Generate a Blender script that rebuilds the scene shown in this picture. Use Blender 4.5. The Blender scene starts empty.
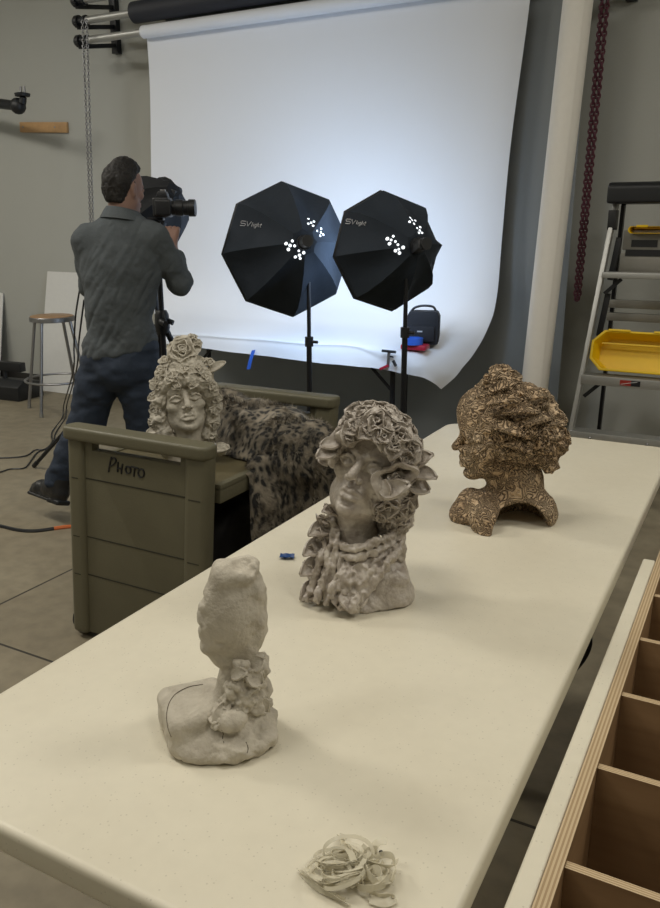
import bpy, bmesh, math, random
import numpy as np
from mathutils import Vector, Matrix
C = bpy.context.scene
COL = C.collection
PI = math.pi
# ------------------------------------------------------------------ camera
FPX = 798.0
PITCH = math.atan(227.5/798)
YAW = math.radians(28.26)
CH = 1.44
Fv = np.array([-math.sin(YAW)*math.cos(PITCH), math.cos(YAW)*math.cos(PITCH), -math.sin(PITCH)])
Rv = np.array([math.cos(YAW), math.sin(YAW), 0.0])
Uv = np.cross(Rv, Fv)
CAM = np.array([0, 0, CH])
def ray(x, y): return Fv*FPX + Rv*(x-330) - Uv*(y-454)
def PY(x, y, Y):
    d = ray(x, y); return d*(Y/d[1]) + CAM
def PZ(x, y, Z):
    d = ray(x, y); return d*((Z-CH)/d[2]) + CAM
cam = bpy.data.cameras.new('camera'); camo = bpy.data.objects.new('camera', cam); COL.objects.link(camo)
cam.sensor_fit = 'VERTICAL'; cam.sensor_height = 24.0; cam.lens = 24.0*FPX/908
cam.clip_start = 0.02; cam.clip_end = 60
camo.matrix_world = Matrix(((Rv[0], Uv[0], -Fv[0], 0), (Rv[1], Uv[1], -Fv[1], 0), (Rv[2], Uv[2], -Fv[2], CH), (0, 0, 0, 1)))
C.camera = camo
# ------------------------------------------------------------------ small helpers
def srgb(r, g, b):
    f = lambda c: (c/255/12.92) if c/255 <= .04045 else ((c/255+.055)/1.055)**2.4
    return (f(r), f(g), f(b), 1)
def tag(o, label=None, cat=None, group=None, kind=None):
    if label: o['label'] = label
    if cat: o['category'] = cat
    if group: o['group'] = group
    if kind: o['kind'] = kind
    return o
def thing(name, label, cat, loc=(0, 0, 0), rotz=0, group=None):
    o = bpy.data.objects.new(name, None); COL.objects.link(o)
    o.location = Vector([float(v) for v in loc]); o.rotation_euler = (0, 0, rotz); o.empty_display_size = .05
    return tag(o, label, cat, group)
def fastmesh(name, V, Q):
    V = np.asarray(V, np.float32); Q = np.asarray(Q, np.int32); k = Q.shape[1]
    me = bpy.data.meshes.new(name); me.vertices.add(len(V)); me.vertices.foreach_set('co', V.ravel())
    me.loops.add(Q.size); me.loops.foreach_set('vertex_index', Q.ravel())
    me.polygons.add(len(Q)); me.polygons.foreach_set('loop_start', np.arange(0, Q.size, k, dtype=np.int32))
    me.polygons.foreach_set('loop_total', np.full(len(Q), k, np.int32))
    me.update(calc_edges=True); me.validate(); return me
def link(name, me, m, parent=None, loc=(0, 0, 0), smooth=False, angle=None):
    o = bpy.data.objects.new(name, me); COL.objects.link(o)
    if m is not None and not me.materials: me.materials.append(m)
    if parent is not None: o.parent = parent
    o.location = Vector([float(v) for v in loc])
    if smooth:
        me.polygons.foreach_set('use_smooth', [True]*len(me.polygons))
        if angle: me.set_sharp_from_angle(angle=angle)
    return o
def copy_tree(o, parent=None):
    c = o.copy(); COL.objects.link(c)
    if parent is not None: c.parent = parent
    for ch in list(o.children): copy_tree(ch, c)
    return c
def catmull(P, n=8, closed=False):
    P = np.asarray(P, float); out = []; N = len(P); seg = N if closed else N-1
    for i in range(seg):
        if closed: a, b, c, d = P[(i-1) % N], P[i], P[(i+1) % N], P[(i+2) % N]
        else: a, b, c, d = P[max(i-1, 0)], P[i], P[i+1], P[min(i+2, N-1)]
        for j in range(n):
            t = j/n
            out.append(.5*((2*b)+(-a+c)*t+(2*a-5*b+4*c-d)*t*t+(-a+3*b-3*c+d)*t**3))
    if not closed: out.append(P[-1])
    return np.array(out)
class MB:
    def __init__(s): s.v = []; s.f = []
    def add(s, V, F):
        o = len(s.v); s.v += [tuple(map(float, p)) for p in V]; s.f += [tuple(int(i)+o for i in f) for f in F]; return s
    def box(s, c, d, R=None):
        V = []
        for x in (-.5, .5):
            for y in (-.5, .5):
                for z in (-.5, .5): V.append((x*d[0], y*d[1], z*d[2]))
        V = np.array(V)
        if R is not None: V = V @ np.array(R).T
        V = V + np.array(c, float)
        return s.add(V, [(0, 1, 3, 2), (4, 6, 7, 5), (0, 4, 5, 1), (2, 3, 7, 6), (0, 2, 6, 4), (1, 5, 7, 3)])
    def bx(s, x0, x1, y0, y1, z0, z1): return s.box(((x0+x1)/2, (y0+y1)/2, (z0+z1)/2), (x1-x0, y1-y0, z1-z0))
    def tube(s, P, r, n=8, closed=False, flat=1.0, up=None):
        P = np.asarray(P, float); N = len(P)
        r = np.full(N, r, float) if np.isscalar(r) else np.asarray(r, float)
        T = np.roll(P, -1, 0)-np.roll(P, 1, 0)
        if not closed: T[0] = P[1]-P[0]; T[-1] = P[-1]-P[-2]
        T /= np.linalg.norm(T, axis=1)[:, None]+1e-12
        u = np.array(up, float) if up is not None else (np.array([0, 0, 1.]) if abs(T[0][2]) < .9 else np.array([1., 0, 0]))
        V = []; a = np.arange(n)*2*PI/n
        for i in range(N):
            u = u-T[i]*(u@T[i]); u /= np.linalg.norm(u)+1e-12; w = np.cross(T[i], u)
            V += [P[i]+r[i]*(math.cos(t)*w+math.sin(t)*u*flat) for t in a]
        F = []
        for i in range(N if closed else N-1):
            j = (i+1) % N
            for k in range(n): F.append((i*n+k, i*n+(k+1) % n, j*n+(k+1) % n, j*n+k))
        if not closed: F += [tuple(range(n))[::-1], tuple((N-1)*n+k for k in range(n))]
        return s.add(V, F)
    def bar(s, a, b, r, n=12): return s.tube([a, b], r, n)
    def beam(s, a, b, w, d, up=(0, 0, 1)):
        a = np.array(a, float); b = np.array(b, float); t = b-a; L = np.linalg.norm(t); t /= L
        u = np.array(up, float); u -= t*(u@t); u /= np.linalg.norm(u); v = np.cross(u, t)
        return s.box((a+b)/2, (w, d, L), np.stack([v, u, t], 1))
    def lathe(s, prof, n=24, c=(0, 0, 0), R=None):
        V = []; F = []
        for r, z in prof:
            for k in range(n): V.append((r*math.cos(2*PI*k/n), r*math.sin(2*PI*k/n), z))
        m = len(prof)
        for i in range(m-1):
            for k in range(n): F.append((i*n+k, i*n+(k+1) % n, (i+1)*n+(k+1) % n, (i+1)*n+k))
        F += [tuple(range(n))[::-1], tuple((m-1)*n+k for k in range(n))]
        V = np.array(V)
        if R is not None: V = V @ np.array(R).T
        return s.add(V+np.array(c, float), F)
    def ball(s, c, r, n=12, R=None):
        r = np.array([r]*3 if np.isscalar(r) else r, float)
        pr = [(max(math.sin(PI*i/(n//2+1)), 1e-3), -math.cos(PI*i/(n//2+1))) for i in range(n//2+2)]
        o = len(s.v); s.lathe(pr, n)
        V = np.array(s.v[o:])*r
        if R is not None: V = V @ np.array(R).T
        s.v[o:] = [tuple(p) for p in V+np.array(c, float)]; return s
    def prism(s, poly, ax, a, b):
        """poly: 2D points (u,v); ax: axis of extrusion; (u,v) are the other two axes in order"""
        n = len(poly); V = []
        for t in (a, b):
            for u, v in poly: V.append({0: (t, u, v), 1: (u, t, v), 2: (u, v, t)}[ax])
        F = [tuple(range(n)), tuple(range(n, 2*n))[::-1]] + [(i, i+n, (i+1) % n+n, (i+1) % n) for i in range(n)]
        return s.add(V, F)
    def sheet(s, G, th, cu=False):
        """closed thin shell around a grid of points (n,m,3)"""
        G = np.asarray(G, float); n, m = G.shape[:2]
        du = np.gradient(G, axis=0); dv = np.gradient(G, axis=1)
        N = np.cross(du, dv); N /= np.linalg.norm(N, axis=2)[..., None]+1e-12
        A = (G+N*th/2).reshape(-1, 3); B = (G-N*th/2).reshape(-1, 3); o = n*m; F = []
        for i in range(n-1):
            for j in range(m-1):
                a = i*m+j; F.append((a, a+m, a+m+1, a+1)); F.append((o+a, o+a+1, o+a+m+1, o+a+m))
        for i in range(n-1):
            a = i*m; F.append((a, o+a, o+a+m, a+m)); a = i*m+m-1; F.append((a, a+m, o+a+m, o+a))
        for j in range(m-1):
            a = j; F.append((a, a+1, o+a+1, o+a)); a = (n-1)*m+j; F.append((a, o+a, o+a+1, a+1))
        return s.add(np.concatenate([A, B]), F)
    def build(s, name, m, parent=None, origin=None, smooth=False, bevel=0, angle=None, seg=2):
        V = np.array(s.v)
        if origin is not None: V = V-np.array([float(q) for q in origin])
        me = bpy.data.meshes.new(name); me.from_pydata(V.tolist(), [], s.f); me.update()
        bm = bmesh.new(); bm.from_mesh(me); bmesh.ops.recalc_face_normals(bm, faces=bm.faces)
        if bevel:
            es = [e for e in bm.edges if len(e.link_faces) == 2 and e.calc_face_angle(0) > .5]
            bmesh.ops.bevel(bm, geom=es, offset=bevel, segments=seg, profile=.6, affect='EDGES', clamp_overlap=True)
        bm.to_mesh(me); bm.free()
        o = link(name, me, m, parent)
        if smooth or bevel:
            me.polygons.foreach_set('use_smooth', [True]*len(me.polygons)); me.set_sharp_from_angle(angle=angle or .7)
        return o
def rotz(a): c, s = math.cos(a), math.sin(a); return np.array([[c, -s, 0], [s, c, 0], [0, 0, 1.]])
def rotx(a): c, s = math.cos(a), math.sin(a); return np.array([[1, 0, 0], [0, c, -s], [0, s, c.real]])
def roty(a): c, s = math.cos(a), math.sin(a); return np.array([[c, 0, s], [0, 1, 0], [-s, 0, c]])
def frame_to(n, spin=0):
    n = np.array(n, float); n /= np.linalg.norm(n)
    u = np.array([0, 0, 1.]) if abs(n[2]) < .9 else np.array([1., 0, 0])
    x = np.cross(u, n); x /= np.linalg.norm(x); y = np.cross(n, x)
    return np.stack([x, y, n], 1) @ rotz(spin)
def plain(name, rgb=None, rough=.6, metal=0, spec=.5, emit=None, estr=0, vary=0, vscale=30, bump=0, bscale=80, coat=0, sheen=0, trans=0):
    m = bpy.data.materials.new(name); m.use_nodes = True; nt = m.node_tree; b = nt.nodes['Principled BSDF']
    rgb = rgb if rgb else (.5, .5, .5, 1)
    b.inputs['Base Color'].default_value = rgb; b.inputs['Roughness'].default_value = rough; b.inputs['Metallic'].default_value = metal
    b.inputs['Specular IOR Level'].default_value = spec; b.inputs['Coat Weight'].default_value = coat; b.inputs['Sheen Weight'].default_value = sheen
    if emit: b.inputs['Emission Color'].default_value = emit; b.inputs['Emission Strength'].default_value = estr
    tc = nt.nodes.new('ShaderNodeTexCoord')
    nz = nt.nodes.new('ShaderNodeTexNoise'); nz.inputs['Scale'].default_value = vscale; nz.inputs['Detail'].default_value = 5
    nt.links.new(tc.outputs['Object'], nz.inputs['Vector'])
    mx = nt.nodes.new('ShaderNodeMix'); mx.data_type = 'RGBA'
    v = vary if vary else .04
    mx.inputs[6].default_value = tuple(c*(1-v) for c in rgb[:3])+(1,); mx.inputs[7].default_value = tuple(min(1, c*(1+v)) for c in rgb[:3])+(1,)
    nt.links.new(nz.outputs['Fac'], mx.inputs['Factor']); nt.links.new(mx.outputs[2], b.inputs['Base Color'])
    if bump:
        n2 = nt.nodes.new('ShaderNodeTexNoise'); n2.inputs['Scale'].default_value = bscale; n2.inputs['Detail'].default_value = 4
        nt.links.new(tc.outputs['Object'], n2.inputs['Vector'])
        bp = nt.nodes.new('ShaderNodeBump'); bp.inputs['Strength'].default_value = bump; bp.inputs['Distance'].default_value = .01
        nt.links.new(n2.outputs['Fac'], bp.inputs['Height']); nt.links.new(bp.outputs['Normal'], b.inputs['Normal'])
    return m
def N(m, t, **k):
    n = m.node_tree.nodes.new(t)
    for a, v in k.items():
        if a.startswith('i_'): n.inputs[a[2:].replace('_', ' ')].default_value = v
        else: setattr(n, a, v)
    return n
def L(m, a, b): m.node_tree.links.new(a, b)
def mathn(m, op, a, b=None):
    n = m.node_tree.nodes.new('ShaderNodeMath'); n.operation = op
    for i, q in enumerate((a, b)):
        if q is None: continue
        if isinstance(q, (int, float)): n.inputs[i].default_value = q
        else: L(m, q, n.inputs[i])
    return n.outputs[0]
def ramp(m, src, stops):
    n = m.node_tree.nodes.new('ShaderNodeValToRGB'); e = n.color_ramp.elements
    while len(e) < len(stops): e.new(.5)
    for q, (p, c) in zip(e, stops): q.position = p; q.color = c if len(c) == 4 else tuple(c)+(1,)
    L(m, src, n.inputs[0]); return n.outputs[0]
def mixc(m, fac, a, b, mode='MIX'):
    n = m.node_tree.nodes.new('ShaderNodeMix'); n.data_type = 'RGBA'; n.blend_type = mode
    for i, q in ((0, fac), (6, a), (7, b)):
        if isinstance(q, (int, float, tuple)): n.inputs[i].default_value = q
        else: L(m, q, n.inputs[i])
    return n.outputs[2]
# ------------------------------------------------------------------ distance-field sculpting
class SDF:
    def __init__(s, lo, hi, h):
        s.lo = np.array(lo, float); s.h = h; s.n = (np.ceil((np.array(hi)-s.lo)/h)+1).astype(int)
        s.d = np.full(tuple(s.n), 1.0, np.float32); s.ax = [(s.lo[i]+h*np.arange(s.n[i])).astype(np.float32) for i in range(3)]
        s.R = np.eye(3); s.t = np.zeros(3); s.sc = 1.0
    def frame(s, R=None, t=(0, 0, 0), sc=1.0):
        s.R = np.eye(3) if R is None else np.array(R); s.t = np.array(t, float); s.sc = sc; return s
    def _op(s, fn, cen, rad, k, sub):
        c = s.R@np.array(cen, float)*s.sc+s.t; r = rad*s.sc+k*s.sc+4*s.h; k = k*s.sc
        a = np.clip(np.floor((c-r-s.lo)/s.h).astype(int), 0, s.n); b = np.clip(np.ceil((c+r-s.lo)/s.h).astype(int)+1, 0, s.n)
        if np.any(b <= a): return s
        sl = tuple(slice(i, j) for i, j in zip(a, b))
        X, Y, Z = np.meshgrid(s.ax[0][sl[0]], s.ax[1][sl[1]], s.ax[2][sl[2]], indexing='ij')
        X = X-s.t[0]; Y = Y-s.t[1]; Z = Z-s.t[2]; R = s.R
        x = (X*R[0, 0]+Y*R[1, 0]+Z*R[2, 0])/s.sc; y = (X*R[0, 1]+Y*R[1, 1]+Z*R[2, 1])/s.sc; z = (X*R[0, 2]+Y*R[1, 2]+Z*R[2, 2])/s.sc
        q = fn(x, y, z)*s.sc; d = s.d[sl]
        if sub:
            q = -q; m = np.maximum(d, q)
            if k > 0: hh = np.maximum(k-np.abs(d-q), 0)/k; m = m+hh*hh*k*.25
        else:
            m = np.minimum(d, q)
            if k > 0: hh = np.maximum(k-np.abs(d-q), 0)/k; m = m-hh*hh*k*.25
        s.d[sl] = m; return s
    def ell(s, c, r, k=.01, rot=None, sub=False):
        r = np.array([r]*3 if np.isscalar(r) else r, float)
        def fn(x, y, z):
            x = x-c[0]; y = y-c[1]; z = z-c[2]
            if rot is not None:
                Q = rot; x, y, z = x*Q[0, 0]+y*Q[1, 0]+z*Q[2, 0], x*Q[0, 1]+y*Q[1, 1]+z*Q[2, 1], x*Q[0, 2]+y*Q[1, 2]+z*Q[2, 2]
            k0 = np.sqrt((x/r[0])**2+(y/r[1])**2+(z/r[2])**2); k1 = np.sqrt((x/r[0]**2)**2+(y/r[1]**2)**2+(z/r[2]**2)**2)+1e-6
            return k0*(k0-1)/k1
        return s._op(fn, c, r.max(), k, sub)
    def cap(s, a, b, ra, rb=None, k=.01, sub=False):
        rb = ra if rb is None else rb; a = np.array(a, float); b = np.array(b, float); ab = b-a; L2 = ab@ab+1e-12
        def fn(x, y, z):
            t = np.clip(((x-a[0])*ab[0]+(y-a[1])*ab[1]+(z-a[2])*ab[2])/L2, 0, 1)
            return np.sqrt((x-a[0]-t*ab[0])**2+(y-a[1]-t*ab[1])**2+(z-a[2]-t*ab[2])**2)-(ra+(rb-ra)*t)
        return s._op(fn, (a+b)/2, math.sqrt(L2)/2+max(ra, rb), k, sub)
    def line(s, P, r, k=.01, sub=False):
        r = [r]*len(P) if np.isscalar(r) else r
        for i in range(len(P)-1): s.cap(P[i], P[i+1], r[i], r[i+1], k, sub)
        return s
    def box(s, c, d, rr=.01, k=.01, rot=None, sub=False):
        d = np.array(d, float)/2-rr
        def fn(x, y, z):
            x = x-c[0]; y = y-c[1]; z = z-c[2]
            if rot is not None:
                Q = rot; x, y, z = x*Q[0, 0]+y*Q[1, 0]+z*Q[2, 0], x*Q[0, 1]+y*Q[1, 1]+z*Q[2, 1], x*Q[0, 2]+y*Q[1, 2]+z*Q[2, 2]
            x = np.abs(x)-d[0]; y = np.abs(y)-d[1]; z = np.abs(z)-d[2]
            return np.sqrt(np.maximum(x, 0)**2+np.maximum(y, 0)**2+np.maximum(z, 0)**2)+np.minimum(np.maximum(x, np.maximum(y, z)), 0)-rr
        return s._op(fn, c, np.linalg.norm(d)+rr, k, sub)
    def cut(s, n, o):
        """keep the side where (p-o).n < 0"""
        n = np.array(n, float); n /= np.linalg.norm(n); o = np.array(o, float)
        q = (s.ax[0]-o[0])[:, None, None]*n[0]+(s.ax[1]-o[1])[None, :, None]*n[1]+(s.ax[2]-o[2])[None, None, :]*n[2]
        s.d = np.maximum(s.d, q.astype(np.float32)); return s
    def mesh(s):
        d = s.d.copy()
        for a in range(3):
            i = [slice(None)]*3; i[a] = 0; d[tuple(i)] = np.maximum(d[tuple(i)], s.h*.5); i[a] = -1; d[tuple(i)] = np.maximum(d[tuple(i)], s.h*.5)
        g = d < 0; c = np.zeros(tuple(s.n-1), np.int8); offs = [(i, j, k) for i in (0, 1) for j in (0, 1) for k in (0, 1)]
        n = s.n
        for o in offs: c += g[o[0]:n[0]-1+o[0], o[1]:n[1]-1+o[1], o[2]:n[2]-1+o[2]]
        I = np.argwhere((c > 0) & (c < 8)); val = np.stack([d[I[:, 0]+o[0], I[:, 1]+o[1], I[:, 2]+o[2]] for o in offs], 1)
        acc = np.zeros((len(I), 3)); cnt = np.zeros(len(I))
        for a in range(8):
            for b in range(a+1, 8):
                oa, ob = np.array(offs[a]), np.array(offs[b])
                if np.abs(oa-ob).sum() != 1: continue
                m = (val[:, a] < 0) != (val[:, b] < 0); t = val[m, a]/(val[m, a]-val[m, b])
                acc[m] += oa+(ob-oa)*t[:, None]; cnt[m] += 1
        V = s.lo+(I+acc/cnt[:, None])*s.h
        vid = np.full(tuple(s.n-1), -1, np.int32); vid[I[:, 0], I[:, 1], I[:, 2]] = np.arange(len(I)); Q = []
        for a in range(3):
            b1, b2 = (a+1) % 3, (a+2) % 3
            A = [slice(None)]*3; B = [slice(None)]*3; A[a] = slice(0, -1); B[a] = slice(1, None)
            E = np.argwhere(g[tuple(A)] != g[tuple(B)])
            E = E[(E[:, b1] > 0) & (E[:, b2] > 0) & (E[:, b1] < n[b1]-1) & (E[:, b2] < n[b2]-1)]
            e1 = np.zeros(3, int); e1[b1] = 1; e2 = np.zeros(3, int); e2[b2] = 1
            q = np.stack([vid[tuple((E-o).T)] for o in (e1+e2, e2, 0*e1, e1)], 1)
            fl = g[tuple(E.T)]; q[~fl] = q[~fl][:, ::-1]; Q.append(q)
        Q = np.concatenate(Q); Q = Q[(Q >= 0).all(1)]
        return V, Q
_rng = np.random.RandomState(7)
_lat = _rng.rand(32, 32, 32).astype(np.float32)*2-1
def vnoise(P, f, seed=0):
    p = np.asarray(P)*f+seed*7.31+100; i = np.floor(p).astype(int); t = p-i; t = t*t*(3-2*t); i %= 32; j = (i+1) % 32
    g = lambda a, b, c: _lat[a, b, c]
    x0 = g(i[:, 0], i[:, 1], i[:, 2])*(1-t[:, 0])+g(j[:, 0], i[:, 1], i[:, 2])*t[:, 0]
    x1 = g(i[:, 0], j[:, 1], i[:, 2])*(1-t[:, 0])+g(j[:, 0], j[:, 1], i[:, 2])*t[:, 0]
    x2 = g(i[:, 0], i[:, 1], j[:, 2])*(1-t[:, 0])+g(j[:, 0], i[:, 1], j[:, 2])*t[:, 0]
    x3 = g(i[:, 0], j[:, 1], j[:, 2])*(1-t[:, 0])+g(j[:, 0], j[:, 1], j[:, 2])*t[:, 0]
    return (x0*(1-t[:, 1])+x1*t[:, 1])*(1-t[:, 2])+(x2*(1-t[:, 1])+x3*t[:, 1])*t[:, 2]
def fbm(P, f, oct=4, seed=0):
    r = 0; a = 1; tot = 0
    for i in range(oct): r = r+a*vnoise(P, f*2**i, seed+i); tot += a; a *= .5
    return r/tot
def normals(V, Q):
    n = np.cross(V[Q[:, 2]]-V[Q[:, 0]], V[Q[:, 3]]-V[Q[:, 1]]); N_ = np.zeros_like(V)
    for k in range(4): np.add.at(N_, Q[:, k], n)
    return N_/(np.linalg.norm(N_, axis=1)[:, None]+1e-12)
def smoothmesh(V, Q, it=1, lam=.5):
    for _ in range(it):
        A = np.zeros_like(V); c = np.zeros(len(V))
        for k in range(4):
            np.add.at(A, Q[:, k], V[Q[:, (k+1) % 4]]); np.add.at(A, Q[:, k], V[Q[:, (k+3) % 4]]); np.add.at(c, Q[:, k], 2)
        V = V+lam*(A/c[:, None]-V)
    return V
def sculpt(name, S, m, parent, disp=None, sm=1, flat=None):
    V, Q = S.mesh()
    if sm: V = smoothmesh(V, Q, sm)
    if disp is not None: V = V+normals(V, Q)*disp(V)[:, None]
    if flat is not None: V[:, 2] = np.maximum(V[:, 2], flat)
    return link(name, fastmesh(name, V, Q), m, parent, smooth=True)
def face(S, R, t, sc, neck=True, ears=True, soft=False):
    """a human head facing -Y, chin at z=0, crown at z=.22"""
    S.frame(R, t, sc)
    S.ell((0, .02, .143), (.073, .092, .077), .0).ell((0, -.030, .092), (.057, .054, .078), .03).ell((0, -.045, .15), (.055, .044, .05), .03)
    S.cap((-.042, -.01, .048), (-.012, -.066, .018), .026, .016, .025).cap((.042, -.01, .048), (.012, -.066, .018), .026, .016, .025)
    S.ell((0, -.079, .014), (.015, .012, .012), .018)
    for q in (-1, 1):
        S.ell((q*.042, -.060, .083), (.02, .018, .014), .022)
        S.cap((q*.013, -.090, .125), (q*.047, -.074, .125), .0065, .0055, .014)
        S.ell((q*.031, -.100, .106), (.020, .020, .0135), .012, sub=True)
        if ears: S.ell((q*.074, .012, .1), (.008, .018, .03), .012).ell((q*.08, .006, .1), (.006, .009, .018), .006, sub=True)
    S.cap((0, -.083, .124), (0, -.113, .079), .0062, .0100, .010)
    for q in (-1, 1):
        S.ell((q*.0125, -.096, .0735), (.0078, .0105, .0072), .006)
        if not soft: S.ell((q*.0068, -.106, .0672), (.004, .007, .0045), .003, sub=True)
        S.ell((q*.031, -.0735, .106), .0152, .003)
        S.line([(q*.013, -.083, .105), (q*.022, -.0905, .1135), (q*.032, -.0925, .1155), (q*.043, -.087, .112), (q*.05, -.077, .106)], .0036, .003)
        S.line([(q*.014, -.083, .102), (q*.03, -.0905, .0965), (q*.048, -.077, .102)], .0030, .003)
        if not soft: S.line([(q*.020, -.098, .068), (q*.030, -.090, .048)], .003, .008, sub=True)
    S.ell((0, -.073, .046), (.026, .016, .018), .016)
    S.line([(-.025, -.081, .0435), (-.009, -.0955, .0508), (0, -.0950, .0485), (.009, -.0955, .0508), (.025, -.081, .0435)], [.0028, .0056, .0052, .0056, .0028], .004)
    S.line([(-.021, -.083, .0395), (-.008, -.0945, .0355), (.008, -.0945, .0355), (.021, -.083, .0395)], [.003, .0068, .0068, .003], .004)
    S.line([(-.026, -.086, .0432), (-.01, -.1005, .0438), (0, -.1015, .0428), (.01, -.1005, .0438), (.026, -.086, .0432)], .0019, .002, sub=True)
    if soft: S.ell((0, -.080, .060), (.026, .014, .024), .02)
    S.ell((0, -.092, .0255), (.016, .008, .005), .008, sub=True)
    S.cap((0, -.100, .066), (0, -.099, .056), .0032, .003, .005, sub=True)
    if neck: S.cap((0, .02, .05), (0, .035, -.09), .052, .056, .03)
    S.frame(); return S
def petal(w, l, cup, curl, ruf, rng, nu=7, nv=6):
    u = np.linspace(-1, 1, nu)[:, None]; v = np.linspace(0, 1, nv)[None, :]
    x = u*w*np.sqrt(np.sin(PI*(.1+.78*v))); ph = rng.uniform(0, 6)
    z = l*v*(1-.12*u*u)-abs(curl)*l*.25*v**3; y = -cup*w*u*u*(.3+.7*v)+curl*l*v**2.2+ruf*w*np.sin(u*4.2+ph)*v+ruf*w*.6*np.sin(u*9+ph*2)*v*v
    return np.stack([x+0*v, y+0*u, z+0*u], 2)
def flower(rng, r, layers, th, ruf=.2):
    """petal sheets around +Z; layers: (count, tilt, length, width, cup, curl, base radius)"""
    mb = MB(); k = 0
    for n, tilt, l, w, cup, curl, br in layers:
        for i in range(n):
            a = 2*PI*(i+.5*(k % 2))/n+rng.uniform(-.25, .25)
            g = petal(w*r*rng.uniform(.85, 1.15), l*r*rng.uniform(.85, 1.15), cup, curl, ruf, rng)
            g = g @ rotx(-(tilt+rng.uniform(-.15, .15))).T
            g[..., 1] += br*r; mb.sheet(g @ rotz(a).T, th)
        k += 1
    return mb
# ------------------------------------------------------------------ materials
M = {}
M['wall'] = plain('painted_wall', srgb(175, 176, 170), .75, bump=.08, bscale=60, vary=.03, vscale=3)
M['ceil'] = plain('ceiling_paint', srgb(228, 226, 220), .9)
M['black'] = plain('black_plastic', (.012, .013, .015, 1), .45)
M['blackmetal'] = plain('black_metal', (.015, .016, .019, 1), .4, .3)
M['blackfab'] = plain('black_fabric', (.028, .035, .046, 1), .75, spec=.12, sheen=.0, bump=.15, bscale=40, vary=.12, vscale=12)
M['greyfab'] = plain('grey_black_fabric', (.022, .023, .025, 1), .8, spec=.1)
M['bagfab'] = plain('black_bag_fabric', (.012, .013, .018, 1), .7, bump=.3, bscale=300)
M['steel'] = plain('steel', (.33, .33, .34, 1), .35, .9)
M['alu'] = plain('aluminium', (.50, .50, .48, 1), .42, .75, vary=.08)
M['alud'] = plain('dull_aluminium', (.30, .29, .26, 1), .5, .6, vary=.08)
M['whitepaper'] = plain('white_seamless_paper', (.78, .80, .84, 1), .8, vary=.01, vscale=3)
M['greypaper'] = plain('grey_seamless_paper', (.245, .262, .268, 1), .8, vary=.03, vscale=2)
M['darkpaper'] = plain('black_paper', (.020, .022, .030, 1), .6)
M['bluepaper'] = plain('slate_paper', (.09, .10, .13, 1), .6)
M['tubecol'] = plain('rolled_white_paper', (.80, .77, .71, 1), .55, vary=.03)
M['oak'] = plain('oak_block', (.50, .30, .135, 1), .5, vary=.2, vscale=25)
M['seatwood'] = plain('stool_seat_wood', (.34, .20, .10, 1), .45, vary=.15, vscale=20)
M['board'] = plain('white_foam_board', (.70, .70, .68, 1), .6)
M['yellow'] = plain('yellow_plastic', (.80, .53, .004, 1), .4, vary=.05)
M['redlabel'] = plain('red_label', (.35, .03, .02, 1), .5)
M['redchain'] = plain('dark_red_plastic', (.085, .016, .030, 1), .5)
M['redplastic'] = plain('red_plastic', (.45, .02, .05, 1), .4)
M['blueplastic'] = plain('blue_tape', (.03, .13, .62, 1), .5)
M['cream'] = plain('white_strap', (.7, .7, .7, 1), .6)
M['orange'] = plain('orange_rubber', (.55, .13, .03, 1), .5)
M['tin'] = plain('grey_logo_print', (.50, .51, .54, 1), .6)
M['skin'] = plain('skin', srgb(134, 104, 91), .55, vary=.1, vscale=20)
M['hair'] = plain('dark_hair', (.011, .009, .008, 1), .65, bump=.5, bscale=160, vary=.4, vscale=60)
M['shirt'] = plain('charcoal_shirt', (.072, .084, .092, 1), .85, bump=.3, bscale=260, vary=.14, vscale=90)
M['jeans'] = plain('dark_denim', (.018, .029, .052, 1), .8, bump=.3, bscale=260, vary=.3, vscale=14)
M['shoe'] = plain('black_leather', (.012, .012, .013, 1), .4, vary=.2)
M['darkbase'] = plain('dark_vinyl', (.035, .034, .032, 1), .5)
M['lensglass'] = plain('lens_glass', (.01, .01, .02, 1), .08, spec=.8)
M['vent'] = plain('vent_light', (1, 1, 1, 1), .5, emit=(.86, .93, 1, 1), estr=1.1)
M['diffuser'] = plain('lit_diffuser', (.9, .9, .9, 1), .6, emit=(.56, .74, 1.0, 1), estr=8.8)
# concrete floor with saw-cut joints
m = M['floor'] = plain('concrete_floor', rough=.55); b = m.node_tree.nodes['Principled BSDF']
tc = N(m, 'ShaderNodeTexCoord'); n1 = N(m, 'ShaderNodeTexNoise', i_Scale=1.6, i_Detail=8, i_Roughness=.62); n2 = N(m, 'ShaderNodeTexNoise', i_Scale=14, i_Detail=6)
L(m, tc.outputs['Object'], n1.inputs['Vector']); L(m, tc.outputs['Object'], n2.inputs['Vector'])
c1 = ramp(m, n1.outputs['Fac'], [(.3, (.20, .168, .112)), (.55, (.255, .218, .150)), (.75, (.31, .27, .19))])
c2 = ramp(m, n2.outputs['Fac'], [(.35, (.82, .82, .82)), (.6, (1, 1, 1))])
cc = mixc(m, 1.0, c1, c2, 'MULTIPLY')
sp = N(m, 'ShaderNodeSeparateXYZ'); L(m, tc.outputs['Object'], sp.inputs[0])
jx = mathn(m, 'LESS_THAN', mathn(m, 'ABSOLUTE', mathn(m, 'ADD', sp.outputs[0], 2.515)), .005)
jy = mathn(m, 'LESS_THAN', mathn(m, 'ABSOLUTE', mathn(m, 'ADD', sp.outputs[1], -1.70)), .005)
cc = mixc(m, mathn(m, 'MAXIMUM', jx, jy), cc, (.035, .03, .022, 1)); L(m, cc, b.inputs['Base Color'])
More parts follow.
